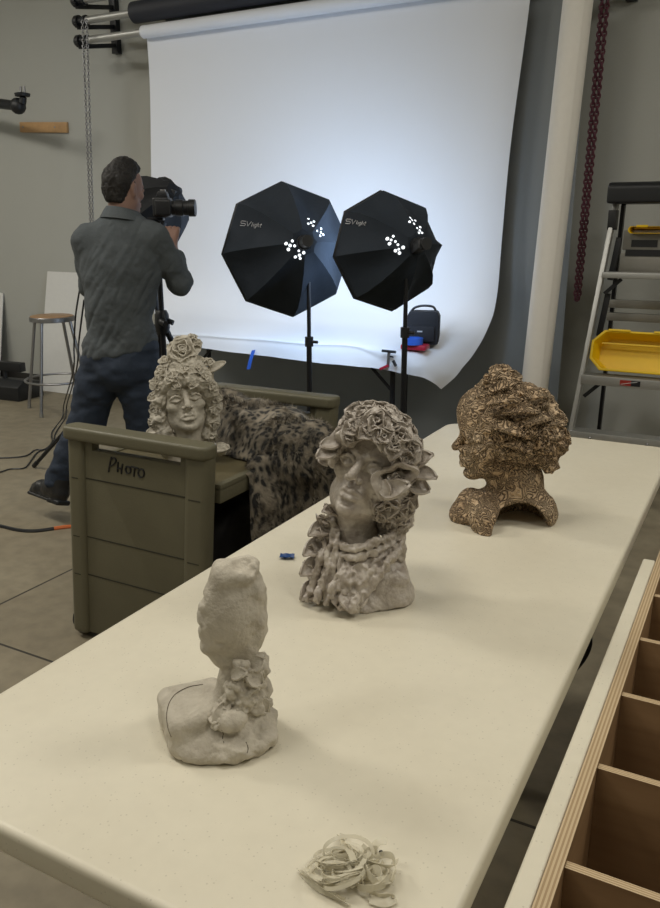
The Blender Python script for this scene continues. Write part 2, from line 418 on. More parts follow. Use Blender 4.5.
# speckled solid table top
def speckled(name, base):
    m = plain(name, rough=.42); b = m.node_tree.nodes['Principled BSDF']; tc = N(m, 'ShaderNodeTexCoord')
    v = N(m, 'ShaderNodeTexVoronoi', i_Scale=170.0); L(m, tc.outputs['Object'], v.inputs['Vector'])
    sh = mathn(m, 'LESS_THAN', v.outputs['Distance'], .20); sl = N(m, 'ShaderNodeSeparateColor'); L(m, v.outputs['Color'], sl.inputs[0])
    pick = mathn(m, 'MULTIPLY', sh, mathn(m, 'GREATER_THAN', sl.outputs[0], .78))
    n = N(m, 'ShaderNodeTexNoise', i_Scale=3.0, i_Detail=6.0); L(m, tc.outputs['Object'], n.inputs['Vector'])
    n3 = N(m, 'ShaderNodeTexNoise', i_Scale=45.0, i_Detail=3.0); L(m, tc.outputs['Object'], n3.inputs['Vector'])
    base2 = mixc(m, mathn(m, 'MULTIPLY', n3.outputs['Fac'], .8), base, tuple(c*.90 for c in base[:3])+(1,))
    c = mixc(m, mathn(m, 'MULTIPLY', pick, .24), base2, (.20, .16, .10, 1))
    c = mixc(m, ramp(m, n.outputs['Fac'], [(.45, (0, 0, 0)), (.8, (.22, .22, .22))]), c, (.45, .38, .26, 1))
    return m, b, tc, c
m, b, tc, c = speckled('speckled_white_plastic', (.74, .69, .555, 1)); M['strip'] = m; L(m, c, b.inputs['Base Color'])
m, b, tc, c = speckled('speckled_table_top', (.74, .69, .555, 1)); M['table'] = m
st = 0
for (px, py, w, h_) in ((117, 751, .014, .006), (133, 764, .010, .006), (126, 757, .012, .005)):
    p = PZ(px, py, .74); mp = N(m, 'ShaderNodeMapping'); mp.inputs['Location'].default_value = (-p[0]/w, -p[1]/w*.7, -.74/w); mp.inputs['Scale'].default_value = (1/w, .7/w, 1/w)
    L(m, tc.outputs['Object'], mp.inputs[0]); g = N(m, 'ShaderNodeTexGradient'); g.gradient_type = 'SPHERICAL'; L(m, mp.outputs[0], g.inputs[0])
    st = mathn(m, 'MAXIMUM', st, g.outputs['Fac'])
nn = N(m, 'ShaderNodeTexNoise', i_Scale=220.0, i_Detail=3.0); L(m, tc.outputs['Object'], nn.inputs['Vector'])
c = mixc(m, mathn(m, 'MULTIPLY', mathn(m, 'MULTIPLY', st, nn.outputs['Fac']), 2.6), c, (.16, .12, .07, 1)); L(m, c, b.inputs['Base Color'])
# plywood: veneer stripes run through the board's thickness
def ply(name, axis, th):
    m = plain(name, rough=.6); b = m.node_tree.nodes['Principled BSDF']; tc = N(m, 'ShaderNodeTexCoord'); sp = N(m, 'ShaderNodeSeparateXYZ'); L(m, tc.outputs['Object'], sp.inputs[0])
    q = mathn(m, 'FRACT', mathn(m, 'MULTIPLY', mathn(m, 'ADD', sp.outputs[axis], th*.5), 3.5/th))
    ge = N(m, 'ShaderNodeNewGeometry'); gs = N(m, 'ShaderNodeSeparateXYZ'); L(m, tc.outputs['Normal'], gs.inputs[0])
    isf = mathn(m, 'GREATER_THAN', mathn(m, 'ABSOLUTE', gs.outputs[axis]), .8)
    n = N(m, 'ShaderNodeTexNoise', i_Scale=26.0, i_Detail=6.0); mp = N(m, 'ShaderNodeMapping'); s = [.16, .16, .16]; s[2] = 1.0 if axis != 2 else .1
    mp.inputs['Scale'].default_value = s; L(m, tc.outputs['Object'], mp.inputs[0]); L(m, mp.outputs[0], n.inputs['Vector'])
    e = mixc(m, mathn(m, 'GREATER_THAN', q, .52), (.58, .45, .28, 1), (.36, .25, .135, 1))
    e = mixc(m, mathn(m, 'MULTIPLY', n.outputs['Fac'], .35), e, (.32, .22, .12, 1))
    f = ramp(m, n.outputs['Fac'], [(.3, (.19, .108, .048)), (.6, (.26, .155, .072)), (.8, (.32, .20, .10))])
    L(m, mixc(m, isf, e, f), b.inputs['Base Color']); return m
M['plyx'] = ply('plywood_side', 0, .018); M['plyy'] = ply('plywood_divider', 1, .012)
# moulded olive plastic of the cart
M['cart'] = plain('olive_moulded_plastic', (.130, .120, .076, 1), .5, vary=.12, vscale=9, bump=.12, bscale=160)
M['carttop'] = plain('worn_cart_top', (.125, .105, .055, 1), .5, vary=.25, vscale=12)
M['seam'] = plain('cart_seam', (.03, .029, .018, 1), .7)
# clays
def clay(name, lo, mid, hi, sc, rough, spec=.4, bump=.5, bs=120):
    m = plain(name, rough=rough, spec=spec); b = m.node_tree.nodes['Principled BSDF']; tc = N(m, 'ShaderNodeTexCoord')
    n = N(m, 'ShaderNodeTexNoise', i_Scale=sc, i_Detail=7.0, i_Roughness=.65, i_Distortion=.6); L(m, tc.outputs['Object'], n.inputs['Vector'])
    L(m, ramp(m, n.outputs['Fac'], [(.3, lo), (.5, mid), (.72, hi)]), b.inputs['Base Color'])
    n2 = N(m, 'ShaderNodeTexNoise', i_Scale=bs, i_Detail=5.0); L(m, tc.outputs['Object'], n2.inputs['Vector'])
    bp = N(m, 'ShaderNodeBump', i_Strength=bump, i_Distance=.004); L(m, n2.outputs['Fac'], bp.inputs['Height']); L(m, bp.outputs['Normal'], b.inputs['Normal'])
    return m
M['clayA'] = clay('pale_bisque_clay', (.42, .385, .315), (.54, .50, .42), (.62, .58, .50), 22, .7)
M['clayB'] = clay('glazed_grey_clay', (.28, .235, .195), (.44, .39, .335), (.60, .55, .48), 34, .30, .6, .6, 150)
M['clayD'] = clay('raw_grey_clay', (.42, .375, .305), (.53, .485, .40), (.61, .56, .47), 30, .85, .2, .5, 200)
m = M['clayC'] = plain('incised_brown_clay', rough=.75, spec=.25); b = m.node_tree.nodes['Principled BSDF']; tc = N(m, 'ShaderNodeTexCoord')
n = N(m, 'ShaderNodeTexNoise', i_Scale=34.0, i_Detail=1.2, i_Distortion=.9); L(m, tc.outputs['Object'], n.inputs['Vector'])
sw = mathn(m, 'SINE', mathn(m, 'MULTIPLY', n.outputs['Fac'], 74.0))
n2 = N(m, 'ShaderNodeTexNoise', i_Scale=9.0, i_Detail=4.0); L(m, tc.outputs['Object'], n2.inputs['Vector'])
base = ramp(m, n2.outputs['Fac'], [(.3, (.42, .29, .175)), (.5, (.62, .455, .29)), (.7, (.76, .59, .40))])
dk = ramp(m, mathn(m, 'ADD', mathn(m, 'MULTIPLY', sw, .5), .5), [(.08, (1, 1, 1)), (.30, (0, 0, 0))])
L(m, mixc(m, mathn(m, 'MULTIPLY', dk, .88), base, (.045, .03, .02, 1)), b.inputs['Base Color'])
bp = N(m, 'ShaderNodeBump', i_Strength=.9, i_Distance=.004); L(m, sw, bp.inputs['Height']); L(m, bp.outputs['Normal'], b.inputs['Normal'])
# spotted fur
m = M['fur'] = plain('spotted_fur', rough=.8, sheen=.2); b = m.node_tree.nodes['Principled BSDF']; tc = N(m, 'ShaderNodeTexCoord')
n = N(m, 'ShaderNodeTexNoise', i_Scale=6.0, i_Detail=2.0); L(m, tc.outputs['Object'], n.inputs['Vector'])
wp = mixc(m, .12, tc.outputs['Object'], n.outputs['Color'], 'ADD')
v = N(m, 'ShaderNodeTexVoronoi', i_Scale=44.0); mp = N(m, 'ShaderNodeMapping'); mp.inputs['Scale'].default_value = (1.0, 1.0, .45); L(m, wp, mp.inputs[0]); L(m, mp.outputs[0], v.inputs['Vector'])
n2 = N(m, 'ShaderNodeTexNoise', i_Scale=55.0, i_Detail=2.0); L(m, tc.outputs['Object'], n2.inputs['Vector'])
d = mathn(m, 'ADD', v.outputs['Distance'], mathn(m, 'MULTIPLY', mathn(m, 'SUBTRACT', n2.outputs['Fac'], .5), .55))
L(m, ramp(m, d, [(.36, (.015, .014, .013)), (.47, (.18, .155, .115)), (.8, (.28, .24, .18))]), b.inputs['Base Color'])
M['lining'] = plain('dark_lining', (.012, .011, .012, 1), .7)
M['raffia'] = plain('pale_raffia', (.72, .67, .52, 1), .35, vary=.12, vscale=40); M['raffia'].node_tree.nodes['Principled BSDF'].inputs['Alpha'].default_value = .62
M['navy'] = plain('dark_blue_tape', (.012, .06, .22, 1), .5)
# ------------------------------------------------------------------ the room
WX0, WX1, WY0, WY1, CZ = -7.6, 3.2, -3.6, 5.25, 3.9
def struct(name, mb, m): o = mb.build(name, m); o['kind'] = 'structure'; return o
struct('floor', MB().bx(WX0-.1, WX1+.1, WY0-.1, WY1+.1, -.1, 0), M['floor'])
struct('ceiling', MB().bx(WX0-.1, WX1+.1, WY0-.1, WY1+.1, CZ, CZ+.1), M['ceil'])
struct('wall_back', MB().bx(WX0-.1, WX1+.1, WY1, WY1+.1, 0, CZ), M['wall'])
struct('wall_left', MB().bx(WX0-.1, WX0, WY0, WY1, 0, CZ), M['wall'])
struct('wall_right', MB().bx(WX1, WX1+.1, WY0, WY1, 0, CZ), M['wall'])
struct('wall_rear', MB().bx(WX0-.1, WX1+.1, WY0-.1, WY0, 0, CZ), M['wall'])
struct('baseboard_back', MB().bx(WX0, WX1, WY1-.012, WY1, 0, .10), M['darkbase'])
struct('baseboard_left', MB().bx(WX0, WX0+.012, WY0, WY1-.012, 0, .10), M['darkbase'])
# fluorescent ceiling lamps (out of frame) and exposure
def area(name, loc, sx, sy, power, col, rot=(0, 0, 0)):
    l = bpy.data.lights.new(name, 'AREA'); l.shape = 'RECTANGLE'; l.size = sx; l.size_y = sy; l.energy = power; l.color = col
    o = bpy.data.objects.new(name, l); COL.objects.link(o); o.location = loc; o.rotation_euler = rot; return o
WARM = (1.0, .955, .86)
for lx, ly, pw in ((-1.3, .75, 27), (1.3, .3, 22), (-3.0, -1.6, 28), (-4.4, 1.3, 62), (-6.4, 2.2, 40), (1.7, 2.6, 40)):
    area('ceiling_lamp', (lx, ly, CZ-.05), 1.2, .6, pw, WARM)
w = bpy.data.worlds.new('room_air'); C.world = w; w.use_nodes = True
w.node_tree.nodes['Background'].inputs[0].default_value = (.9, .92, 1, 1); w.node_tree.nodes['Background'].inputs[1].default_value = .0
vs = C.view_settings; vs.view_transform = 'Standard'; vs.look = 'None'; vs.gamma = 1; vs.exposure = 0.17; vs.use_curve_mapping = False
C.cycles.use_denoising = True
C.cycles.max_bounces = 8; C.cycles.diffuse_bounces = 5
# ------------------------------------------------------------------ backdrop rolls
BY = 4.85
t = thing('wall_bracket', 'black three-hook wall bracket carrying the paper rolls, left end', 'bracket', (-4.69, 5.25, 2.7))
o3 = (-4.69, 5.25, 2.7); mb = MB()
mb.bx(-4.72, -4.66, 5.20, 5.25, 2.73, 3.4)
mb.build('upright', M['blackmetal'], t, o3, bevel=.004)
RZ = [2.755, 2.885, 3.02]
for z in RZ:
    mb = MB().beam((-4.69, 5.2, z+.03), (-4.69, BY-.02, z-.042), .03, .03).beam((-4.69, BY-.03, z-.045), (-4.69, BY-.045, z-.02), .03, .012)
    mb.build('hook', M['blackmetal'], t, o3, bevel=.003)
t = thing('wall_bracket', 'black three-hook wall bracket carrying the paper rolls, right end', 'bracket', (-.88, 5.25, 2.7)); o3 = (-.88, 5.25, 2.7)
MB().bx(-.91, -.85, 5.2, 5.25, 2.66, 3.3).build('upright', M['blackmetal'], t, o3, bevel=.004)
for z in RZ: MB().beam((-.88, 5.2, z-.03), (-.88, BY-.02, z-.055), .03, .035).beam((-.88, BY-.04, z-.055), (-.88, BY-.06, z+.02), .03, .015).build('hook', M['blackmetal'], t, o3, bevel=.003)
def roll(name, label, z, x0, x1, r, m):
    t = thing(name, label, 'paper roll', (x0, BY, z)); o = (x0, BY, z)
    MB().bar((-4.68, BY, z), (-.80, BY, z), .026, 16).build('core_rod', M['alu'], t, o, smooth=True)
    MB().tube([(-4.74, BY, z), (-4.72, BY, z), (-4.72, BY, z), (-4.69, BY, z), (-4.69, BY, z), (-4.64, BY, z), (-4.64, BY, z), (-4.62, BY, z)], [.03, .043, .043, .043, .028, .028, .036, .036], 18).build('chain_wheel', M['black'], t, o, smooth=True)
    MB().tube([(x0, BY, z), (x0+.001, BY, z), (x1-.001, BY, z), (x1, BY, z)], [r*.8, r, r, r*.8], 28).build('rolled_paper', m, t, o, smooth=True)
    return t, o
rt, ro = roll('white_paper_backdrop', 'white seamless paper sheet hanging from the lowest roll and sweeping forward over a table', RZ[0], -4.10, -1.38, .042, M['whitepaper'])
rb, rbo = roll('black_paper_roll', 'black paper roll on the middle hooks above the white sheet', RZ[1], -4.17, -1.0, .07, M['darkpaper'])
rg, rgo = roll('grey_paper_backdrop', 'dark grey seamless paper hanging from the top roll behind the white sheet', RZ[2], -4.12, -1.12, .055, M['bluepaper'])
# white sheet: control columns (u) of rows (down the sheet)
def col(xt, xs, ys, zs): return [(xt, 4.893, 2.755)]+[(x, y, z) for x, y, z in zip(xs, ys, zs)]
def colm(x0, x1, dz=0, y1=4.2, zh=.655): 
    xs = [x0+(x1-x0)*f for f in (.1, .35, .55, .7, .85, 1, 1, 1)]
    return [(x0, 4.893, 2.755)]+list(zip(xs, [4.888, 4.87, 4.85, 4.72, 4.5, y1+.03, y1, y1-.015], [2.4, 1.6, 1.05, .84, .785, .765, .735, zh]))
cl = [(-4.105, 4.893, 2.755)]+[tuple(PY(*q)) for q in ((150, 90, 4.888), (151.5, 200, 4.87), (152.5, 272, 4.85), (154, 305, 4.72), (155, 322, 4.5), (156, 334, 4.23), (156, 338, 4.2), (156, 343, 4.185))]
cols = [cl, colm(-3.75, -3.36, zh=.685), colm(-3.15, -3.0, zh=.668), colm(-2.6, -2.55, zh=.655), colm(-2.2, -2.1, zh=.64)]
rgt = [(530, 0, 4.87), (511, 142, 4.85), (502, 238, 4.84), (496.5, 300, 4.80), (487, 329, 4.72), (473, 353, 4.60), (457, 374, 4.45), (441, 388, 4.32)]
cr = [(-1.385, 4.893, 2.755)]+[tuple(PY(*q)) for q in rgt]
c2 = [(-1.62, 4.893, 2.755), (-1.64, 4.888, 2.4), (-1.70, 4.87, 1.6), (-1.75, 4.84, 1.05), (-1.77, 4.72, .85), (-1.78, 4.5, .78)]+[tuple(PY(*q)) for q in ((420, 352, 4.3), (424, 366, 4.22), (424, 379, 4.20))]
c1 = [(-1.9, 4.893, 2.755), (-1.9, 4.888, 2.4), (-1.9, 4.87, 1.6), (-1.9, 4.85, 1.05), (-1.9, 4.72, .84), (-1.9, 4.5, .782), (-1.9, 4.23, .765)]+[tuple(PY(*q)) for q in ((384, 361, 4.19), (386, 369, 4.18))]
cols += [c1, tuple(c2), cr]
rows = [catmull(np.array(c_), 7) for c_ in cols]
G = np.stack([catmull(np.array([r[j] for r in rows]), 8) for j in range(len(rows[0]))], 1)
P_ = G.reshape(-1, 3); fall = np.clip((1.15-P_[:, 2])/.4, 0, 1)*np.clip((P_[:, 0]+2.4)/.8, .15, 1)
G[..., 1] -= (fall*fbm(P_, 3.2, 3, 5)*.05).reshape(G.shape[:2]); G[..., 2] += (fall*np.maximum(fbm(P_, 4.1, 3, 9), -.15)*.045).reshape(G.shape[:2])
MB().sheet(G, .0012).build('hanging_sheet', M['whitepaper'], rt, ro, smooth=True, angle=1.2)
gx = np.linspace(-4.0, -1.06, 20); prof = catmull([(4.98, 3.0), (4.98, 1.5), (4.97, .4), (4.93, .12), (4.75, .01), (4.5, .004)], 6)
G = np.array([[(x, y, z) for y, z in prof] for x in gx]); G[..., 0] = np.where(True, G[..., 0], 0)
MB().sheet(G, .0012).build('hanging_sheet', M['greypaper'], rg, rgo, smooth=True, angle=1.2)
# blue tape stuck on the hem
pa, pb = PY(254, 350, 4.180), PY(249, 369, 4.180)
g = np.stack([np.stack([pa+(pb-pa)*v+np.array([u*.028, -.004-.006*math.sin(v*3), .006*u]) for v in np.linspace(0, 1, 7)]) for u in (-.5, -.2, .2, .5)])
tag(MB().sheet(g, .001).build('masking_tape', M['blueplastic'], None, None), 'strip of bright blue tape dangling from the white paper hem', 'tape')
# folding table under the sheet
tx0, tx1, ty0, ty1 = -3.48, -1.86, 4.23, 4.64
t = thing('folding_table', 'black-legged folding table hidden under the front of the white paper', 'table', (-2.9, 4.5, 0)); o3 = (-2.9, 4.5, 0)
MB().bx(tx0, tx1, ty0, ty1, .71, .745).build('tabletop', M['board'], t, o3, bevel=.006)
for x in (tx0+.12, tx1-.02):
    for y in (ty0+.05, ty1-.17): MB().bar((x, y, 0), (x, y, .71), .016).build('leg', M['blackmetal'], t, o3, smooth=True)
    s = 1 if x < -3 else -1
    MB().beam((x+s*.002, ty0+.05, .50), (x+s*.22, ty0+.05, .71), .014, .014).build('brace', M['blackmetal'], t, o3)
    MB().bar((x, ty0+.05, .25), (x, ty1-.17, .25), .012).build('crossbar', M['blackmetal'], t, o3, smooth=True)
# camera bag, tape roll, red pouch, clamp on the paper
pb = PY(423, 344, 4.40); zb = pb[2]+.004
t = thing('camera_bag', 'black shoulder bag with carry handle standing on the white paper', 'bag', (pb[0], 4.40, zb), YAW*.6); 
mb = MB(); pr = [(-.088, 0), (.088, 0), (.094, .05), (.094, .16), (.08, .19), (-.08, .19), (-.094, .16), (-.094, .05)]
mb.prism(pr, 1, -.06, .06).build('body', M['bagfab'], t, bevel=.012, seg=3)
MB().prism([(-.07, .02), (.07, .02), (.07, .11), (-.07, .11)], 1, -.078, -.058).build('front_pocket', M['bagfab'], t, bevel=.008)
MB().tube(catmull([(-.075, 0, .185), (-.055, 0, .206), (-.01, -.005, .219), (.05, 0, .214), (.07, 0, .185)], 5), .007, 8).build('handle', M['black'], t, smooth=True)
MB().bx(-.03, .0, -.0795, -.078, .075, .083).build('label', M['tin'], t)
p = PY(414, 349, 4.27)
t = tag(MB().prism([(-.07, -.05), (.085, -.05), (.075, .05), (-.07, .05)], 2, 0, .03).build('pouch', M['redplastic'], None, None, bevel=.01), 'dark red flat pouch lying before the black bag', 'pouch'); t.location = (p[0]-.0, 4.28, p[2]-.002)
t = tag(MB().lathe([(.042, 0), (.058, 0), (.058, .036), (.042, .036), (.042, 0)], 28).build('tape_roll', M['blueplastic'], None, None, smooth=True), 'roll of blue masking tape on the red pouch', 'tape'); t.location = (p[0]-.005, 4.262, p[2]+.029)
# spring clamp on the sheet's edge
p = PY(389, 360, 4.17); t = thing('spring_clamp', 'small metal clamp with pink tips gripping the white paper edge', 'clamp', p)
MB().beam((-.005, 0, -.035), (.0, 0, .05), .012, .016).build('arm', M['steel'], t, bevel=.002)
MB().beam((.02, 0, -.02), (.02, 0, .05), .012, .016).build('arm', M['steel'], t, bevel=.002)
MB().bar((-.008, 0, .02), (.026, 0, .02), .005).build('pivot', M['blackmetal'], t, smooth=True)
MB().bar((-.04, -.01, .052), (.045, -.01, .050), .008).build('handle', M['black'], t, smooth=True)
MB().beam((-.05, -.012, -.055), (.0, -.006, -.03), .024, .014).build('pad', M['redplastic'], t, bevel=.003)
MB().bar((.03, -.01, .0), (.05, -.012, -.03), .009).build('jaw', M['blackmetal'], t, smooth=True)
# ------------------------------------------------------------------ softboxes on stands
def softbox(name, label, cx, ax, W, grp, lit=True, roll_=0.0, depth=.34, head=True, fab='blackfab'):
    """cx: centre of the front rim; ax: direction of the light; W: rim radius"""
    ax = np.array(ax, float)/np.linalg.norm(ax); right = np.cross(ax, (0, 0, 1)); right /= np.linalg.norm(right); up = np.cross(right, ax)
    B = np.stack([right, up, ax], 1) @ rotz(roll_)
    T = thing(name, label, 'light', (cx[0], cx[1], 0), 0, grp)
    rings = [(1.0, .035), (1.0, 0), (.90, -.10*depth/.34), (.70, -.20*depth/.34), (.42, -.29*depth/.34), (.2, -.34*depth/.34)]
    V = []; F = []; n = 8; sub = 4
    for ri, (rr, zz) in enumerate(rings):
        for k in range(n*sub):
            i, f = divmod(k, sub); f /= sub
            a0, a1 = 2*PI*i/n+PI/2, 2*PI*(i+1)/n+PI/2
            q = np.array([math.cos(a0), math.sin(a0)])*(1-f)+np.array([math.cos(a1), math.sin(a1)])*f
            sag = 1-.16*(4*f*(1-f))*(0 if ri < 2 else 1.0)*(.6 if ri > 3 else 1)
            V.append((*(q*rr*W*sag), zz))
    m_ = n*sub
    for r in range(len(rings)-1):
        for k in range(m_): F.append((r*m_+k, r*m_+(k+1) % m_, (r+1)*m_+(k+1) % m_, (r+1)*m_+k))
    F.append(tuple((len(rings)-1)*m_+k for k in range(m_)))
    Vw = np.array(V) @ B.T + np.array(cx); o = np.array([cx[0], cx[1], 0])
    mb = MB(); mb.add(Vw, F); sh = mb.build('fabric_shell', M[fab], T, o, smooth=True, angle=.35)
    mb = MB(); rim = [np.array(cx)+B@np.array([W*math.cos(2*PI*i/n+PI/2), W*math.sin(2*PI*i/n+PI/2), .034]) for i in range(n)]
    mb.tube(np.array([rim[i]*(1-f)+rim[(i+1) % n]*f for i in range(n) for f in (0, .5)]), .008, 6, closed=True).build('rim_piping', M['black'], T, o, smooth=True)
    if lit:
        dv = [(W*.985*math.cos(2*PI*i/n+PI/2), W*.985*math.sin(2*PI*i/n+PI/2), .02) for i in range(n)]
        mb = MB(); mb.add(np.array(dv) @ B.T+np.array(cx), [tuple(range(n))]); mb.build('diffuser', M['diffuser'], T, o)
    def onshell(x, y):
        # point on the rear shell at local (x, y)
        w_ = Vector((Fv[0], Fv[1], Fv[2]))
        rr = math.hypot(x, y)/W; ks = [k for k in rings if k[1] <= 0]
        for (r0, z0), (r1, z1) in zip(ks, ks[1:]):
            if r1 <= rr <= r0: return z0+(z1-z0)*(rr-r0)/(r1-r0)
        return ks[-1][1]
    apex = np.array(cx)+B@np.array([0, 0, -depth])
    # lamp head + tilt bracket
    if head: mb = MB(); mb.tube([apex+ax*.03, apex-ax*.02, apex-ax*.02, apex-ax*.09], [.036, .036, .028, .028], 16).build('lamp_head', M['black'], T, o, smooth=True)
    return T, o, B, apex, sh
def ray_on(ob, origin, px, py):
    bpy.context.view_layer.update(); d = ray(px, py); d = Vector(d/np.linalg.norm(d)); mw = ob.matrix_world.inverted()
    o_ = mw @ Vector(CAM); d_ = (mw.to_3x3() @ d).normalized(); ok, loc, nor, _ = ob.ray_cast(o_, d_)
    return (np.array(ob.matrix_world @ loc), np.array((ob.matrix_world.to_3x3() @ nor).normalized())) if ok else (None, None)
def stand(T, o, x, y, ztop, rad=.0125, legs=(0, 2.1, 4.2), hub=.42, spread=.42):
    MB().bar((x, y, hub-.1), (x, y, hub+.45), .014).build('lower_pole', M['blackmetal'], T, o, smooth=True)
    MB().bar((x, y, hub+.4), (x, y, ztop), .0105).build('upper_pole', M['blackmetal'], T, o, smooth=True)
    MB().bar((x, y, hub+.42), (x, y, hub+.47), .022).bar((x+.01, y, hub+.445), (x+.05, y, hub+.445), .008).build('clamp_knob', M['black'], T, o, smooth=True)
    MB().bar((x, y, hub-.12), (x, y, hub-.07), .026).build('collar', M['black'], T, o, smooth=True)
    for a in legs:
        e = np.array([x+spread*math.cos(a), y+spread*math.sin(a), .012])
        lg = MB().bar((x+.02*math.cos(a), y+.02*math.sin(a), hub-.09), e, .010).build('leg', M['blackmetal'], T, o, smooth=True)
        MB().ball(e, .0125).build('rubber_foot', M['black'], lg, o, smooth=True)
def lettering(T, o, sh, strokes, x0, y0, sx, sy, skew, m, r, name):
    mb = MB()
    for s in strokes:
        pts = []
        for (u, v) in s:
            p, n_ = ray_on(sh, o, x0+u*sx+v*skew, y0-v*sy+u*sx*.09)
            if p is not None: pts.append(p+n_*.002)
        if len(pts) > 1: mb.tube(np.array(pts), r, 5)
    if mb.v: mb.build(name, m, T, o)
LOGO = [[(.9, 1), (.1, 1), (0, .75), (.1, .5), (.8, .5), (.9, .25), (.8, 0), (0, 0)], [(1.1, 1), (1.4, 0), (1.9, 1)], [(2.2, .9), (2.1, 0)], [(2.45, .6), (2.4, 0)],
        [(2.9, .55), (2.65, .5), (2.65, .05), (2.9, .05), (2.95, .55), (2.85, -.25), (2.6, -.25)], [(3.2, .9), (3.1, 0)], [(3.15, .5), (3.4, .5), (3.4, 0)], [(3.8, .8), (3.65, 0), (3.8, 0)], [(3.6, .55), (3.9, .55)]]
def vents(T, o, sh, pts):
    mb = MB(); mr = MB()
    for px, py, r in pts:
        p, n_ = ray_on(sh, o, px, py)
        if p is None: continue
        MB().lathe([(.0001, .0), (r, 0), (r, .002), (.0001, .002)], 10, p+n_*.001, frame_to(n_)).build('vent_glow', M['vent'], T, o)  # emissive disc on the shell, standing for lamp light leaking through a vent
SA = np.array([-.60, .79, -.12])
cxL = PY(288.5, 249.5, 3.72); T, o, B, apex, sh = softbox('softbox', 'octagonal black softbox on a stand, left of the pair before the white sheet', cxL, np.array([-.69, .72, -.12]), .345, 'lit softboxes', roll_=.05)
px_ = PY(309, 330, 3.60); stand(T, o, px_[0], 3.60, 1.36, legs=(.4, 2.5, 4.6))
MB().beam((px_[0], 3.60, 1.33), apex-np.array(SA)*.08, .03, .04).build('tilt_bracket', M['black'], T, o, bevel=.004)
s1 = 125/660.; vp = [(376, 337, .0085), (408, 322, .007), (397, 345, .0085), (420, 348, .007), (388, 366, .0085), (442, 374, .006), (468, 384, .008), (446, 396, .008), (424, 405, .008), (450, 413, .007),
     (493, 207, .006), (522, 221, .006), (507, 227, .006), (492, 232, .006), (518, 243, .006), (559, 258, .006), (538, 269, .005), (558, 278, .006), (570, 289, .006), (554, 295, .006)]
vents(T, o, sh, [(215+a*s1, 180+b*s1, r) for a, b, r in vp])
lettering(T, o, sh, LOGO, 240.5, 225.5, 5.4, 4.6, 1.0, M['tin'], .0019, 'logo')
cxR = PY(389.5, 251, 3.72); T, o, B, apex, sh = softbox('softbox', 'octagonal black softbox on a stand, right of the pair and nearer the bag', cxR, np.array([-.80, .60, -.12]), .288, 'lit softboxes', roll_=.07, depth=.26)
px_ = PY(405, 330, 3.60); stand(T, o, px_[0], 3.60, 1.34, legs=(.9, 3.0, 5.1), hub=.5)
MB().beam((px_[0], 3.60, 1.31), apex-np.array(SA)*.08, .03, .04).build('tilt_bracket', M['black'], T, o, bevel=.004)
s1 = 120/660.; vp = [(316, 324, .0085), (349, 310, .006), (337, 331, .006), (328, 352, .0085), (360, 339, .006), (374, 357, .006), (402, 370, .0085), (378, 380, .006), (360, 388, .008), (382, 401, .008),
     (440, 209, .006), (450, 222, .006), (468, 225, .006), (438, 231, .006), (461, 242, .006), (495, 261, .006), (478, 266, .005), (493, 279, .006), (505, 292, .006), (488, 292, .006)]
vents(T, o, sh, [(330+a*s1, 180+b*s1, r) for a, b, r in vp])
lettering(T, o, sh, LOGO, 345.5, 223.5, 5.2, 4.4, 1.0, M['tin'], .0021, 'logo')
# ------------------------------------------------------------------ the photographer
s_, c_ = math.sin(YAW), math.cos(YAW)
FW = np.array([-s_, c_, 0]); Y0 = 3.78; MX = -.95
MPOS = FW*Y0+Rv*MX
def ML(px, py, y=0.0):
    """pixel -> photographer's own frame (x right, y away, z up) on the plane at depth y"""
    d = ray(px, py); q = d*((Y0+y)/(d@FW)); return np.array([q@Rv-MX, y, q[2]+CH])
def MW(p): return MPOS+Rv*p[0]+FW*p[1]+np.array([0, 0, p[2]])
man = thing('person', 'man with short dark hair in charcoal shirt and jeans, seen from behind at a camera', 'person', (MPOS[0], MPOS[1], 0), YAW)
Lsh, Rsh = np.array([-.162, .0, 1.380]), np.array([.150, .0, 1.385])
Lel, Rel = np.array([-.185, .13, 1.17]), ML(180, 281, .09)
Lwr, Rwr = np.array([.00, .31, 1.33]), ML(171, 245, .26)
Lhip, Rhip = np.array([-.11, 0, .88]), np.array([.030, 0, .88])
Lkn, Rkn = ML(88, 418, .02), np.array([.040, .03, .47])
Lan, Ran = ML(55, 484, .02), np.array([.045, .0, .09])
HT = np.array([.012, .035, 1.498]); HR = rotz(math.radians(150)) @ rotx(.05)
S = SDF((-.62, -.3, -.01), (.42, .62, 1.78), .006)
S.frame(HR, HT, 1.0)
face(S, HR, HT, .96)
S.frame()
S.cap((0, .02, 1.40), (.005, .03, 1.56), .062, .056, .03)
S.ell((-.012, .0, 1.25), (.155, .10, .19), .04).ell((-.036, .0, 1.0), (.125, .10, .2), .06).ell((-.045, .0, .90), (.135, .10, .11), .05)
S.cap((0, 0, 1.43), (-.13, 0, 1.39), .048, .048, .04).cap((0, 0, 1.43), (.12, 0, 1.39), .048, .048, .04)
for sh, el, wr in ((Lsh, Lel, Lwr), (Rsh, Rel, Rwr)):
    S.cap(sh, el, .05, .041, .03).cap(el, wr, .041, .028, .02)
for hp, kn, an in ((Lhip, Lkn, Lan), (Rhip, Rkn, Ran)):
    S.cap(hp, kn, .082, .056, .04).cap(kn, an, .054, .036, .02)
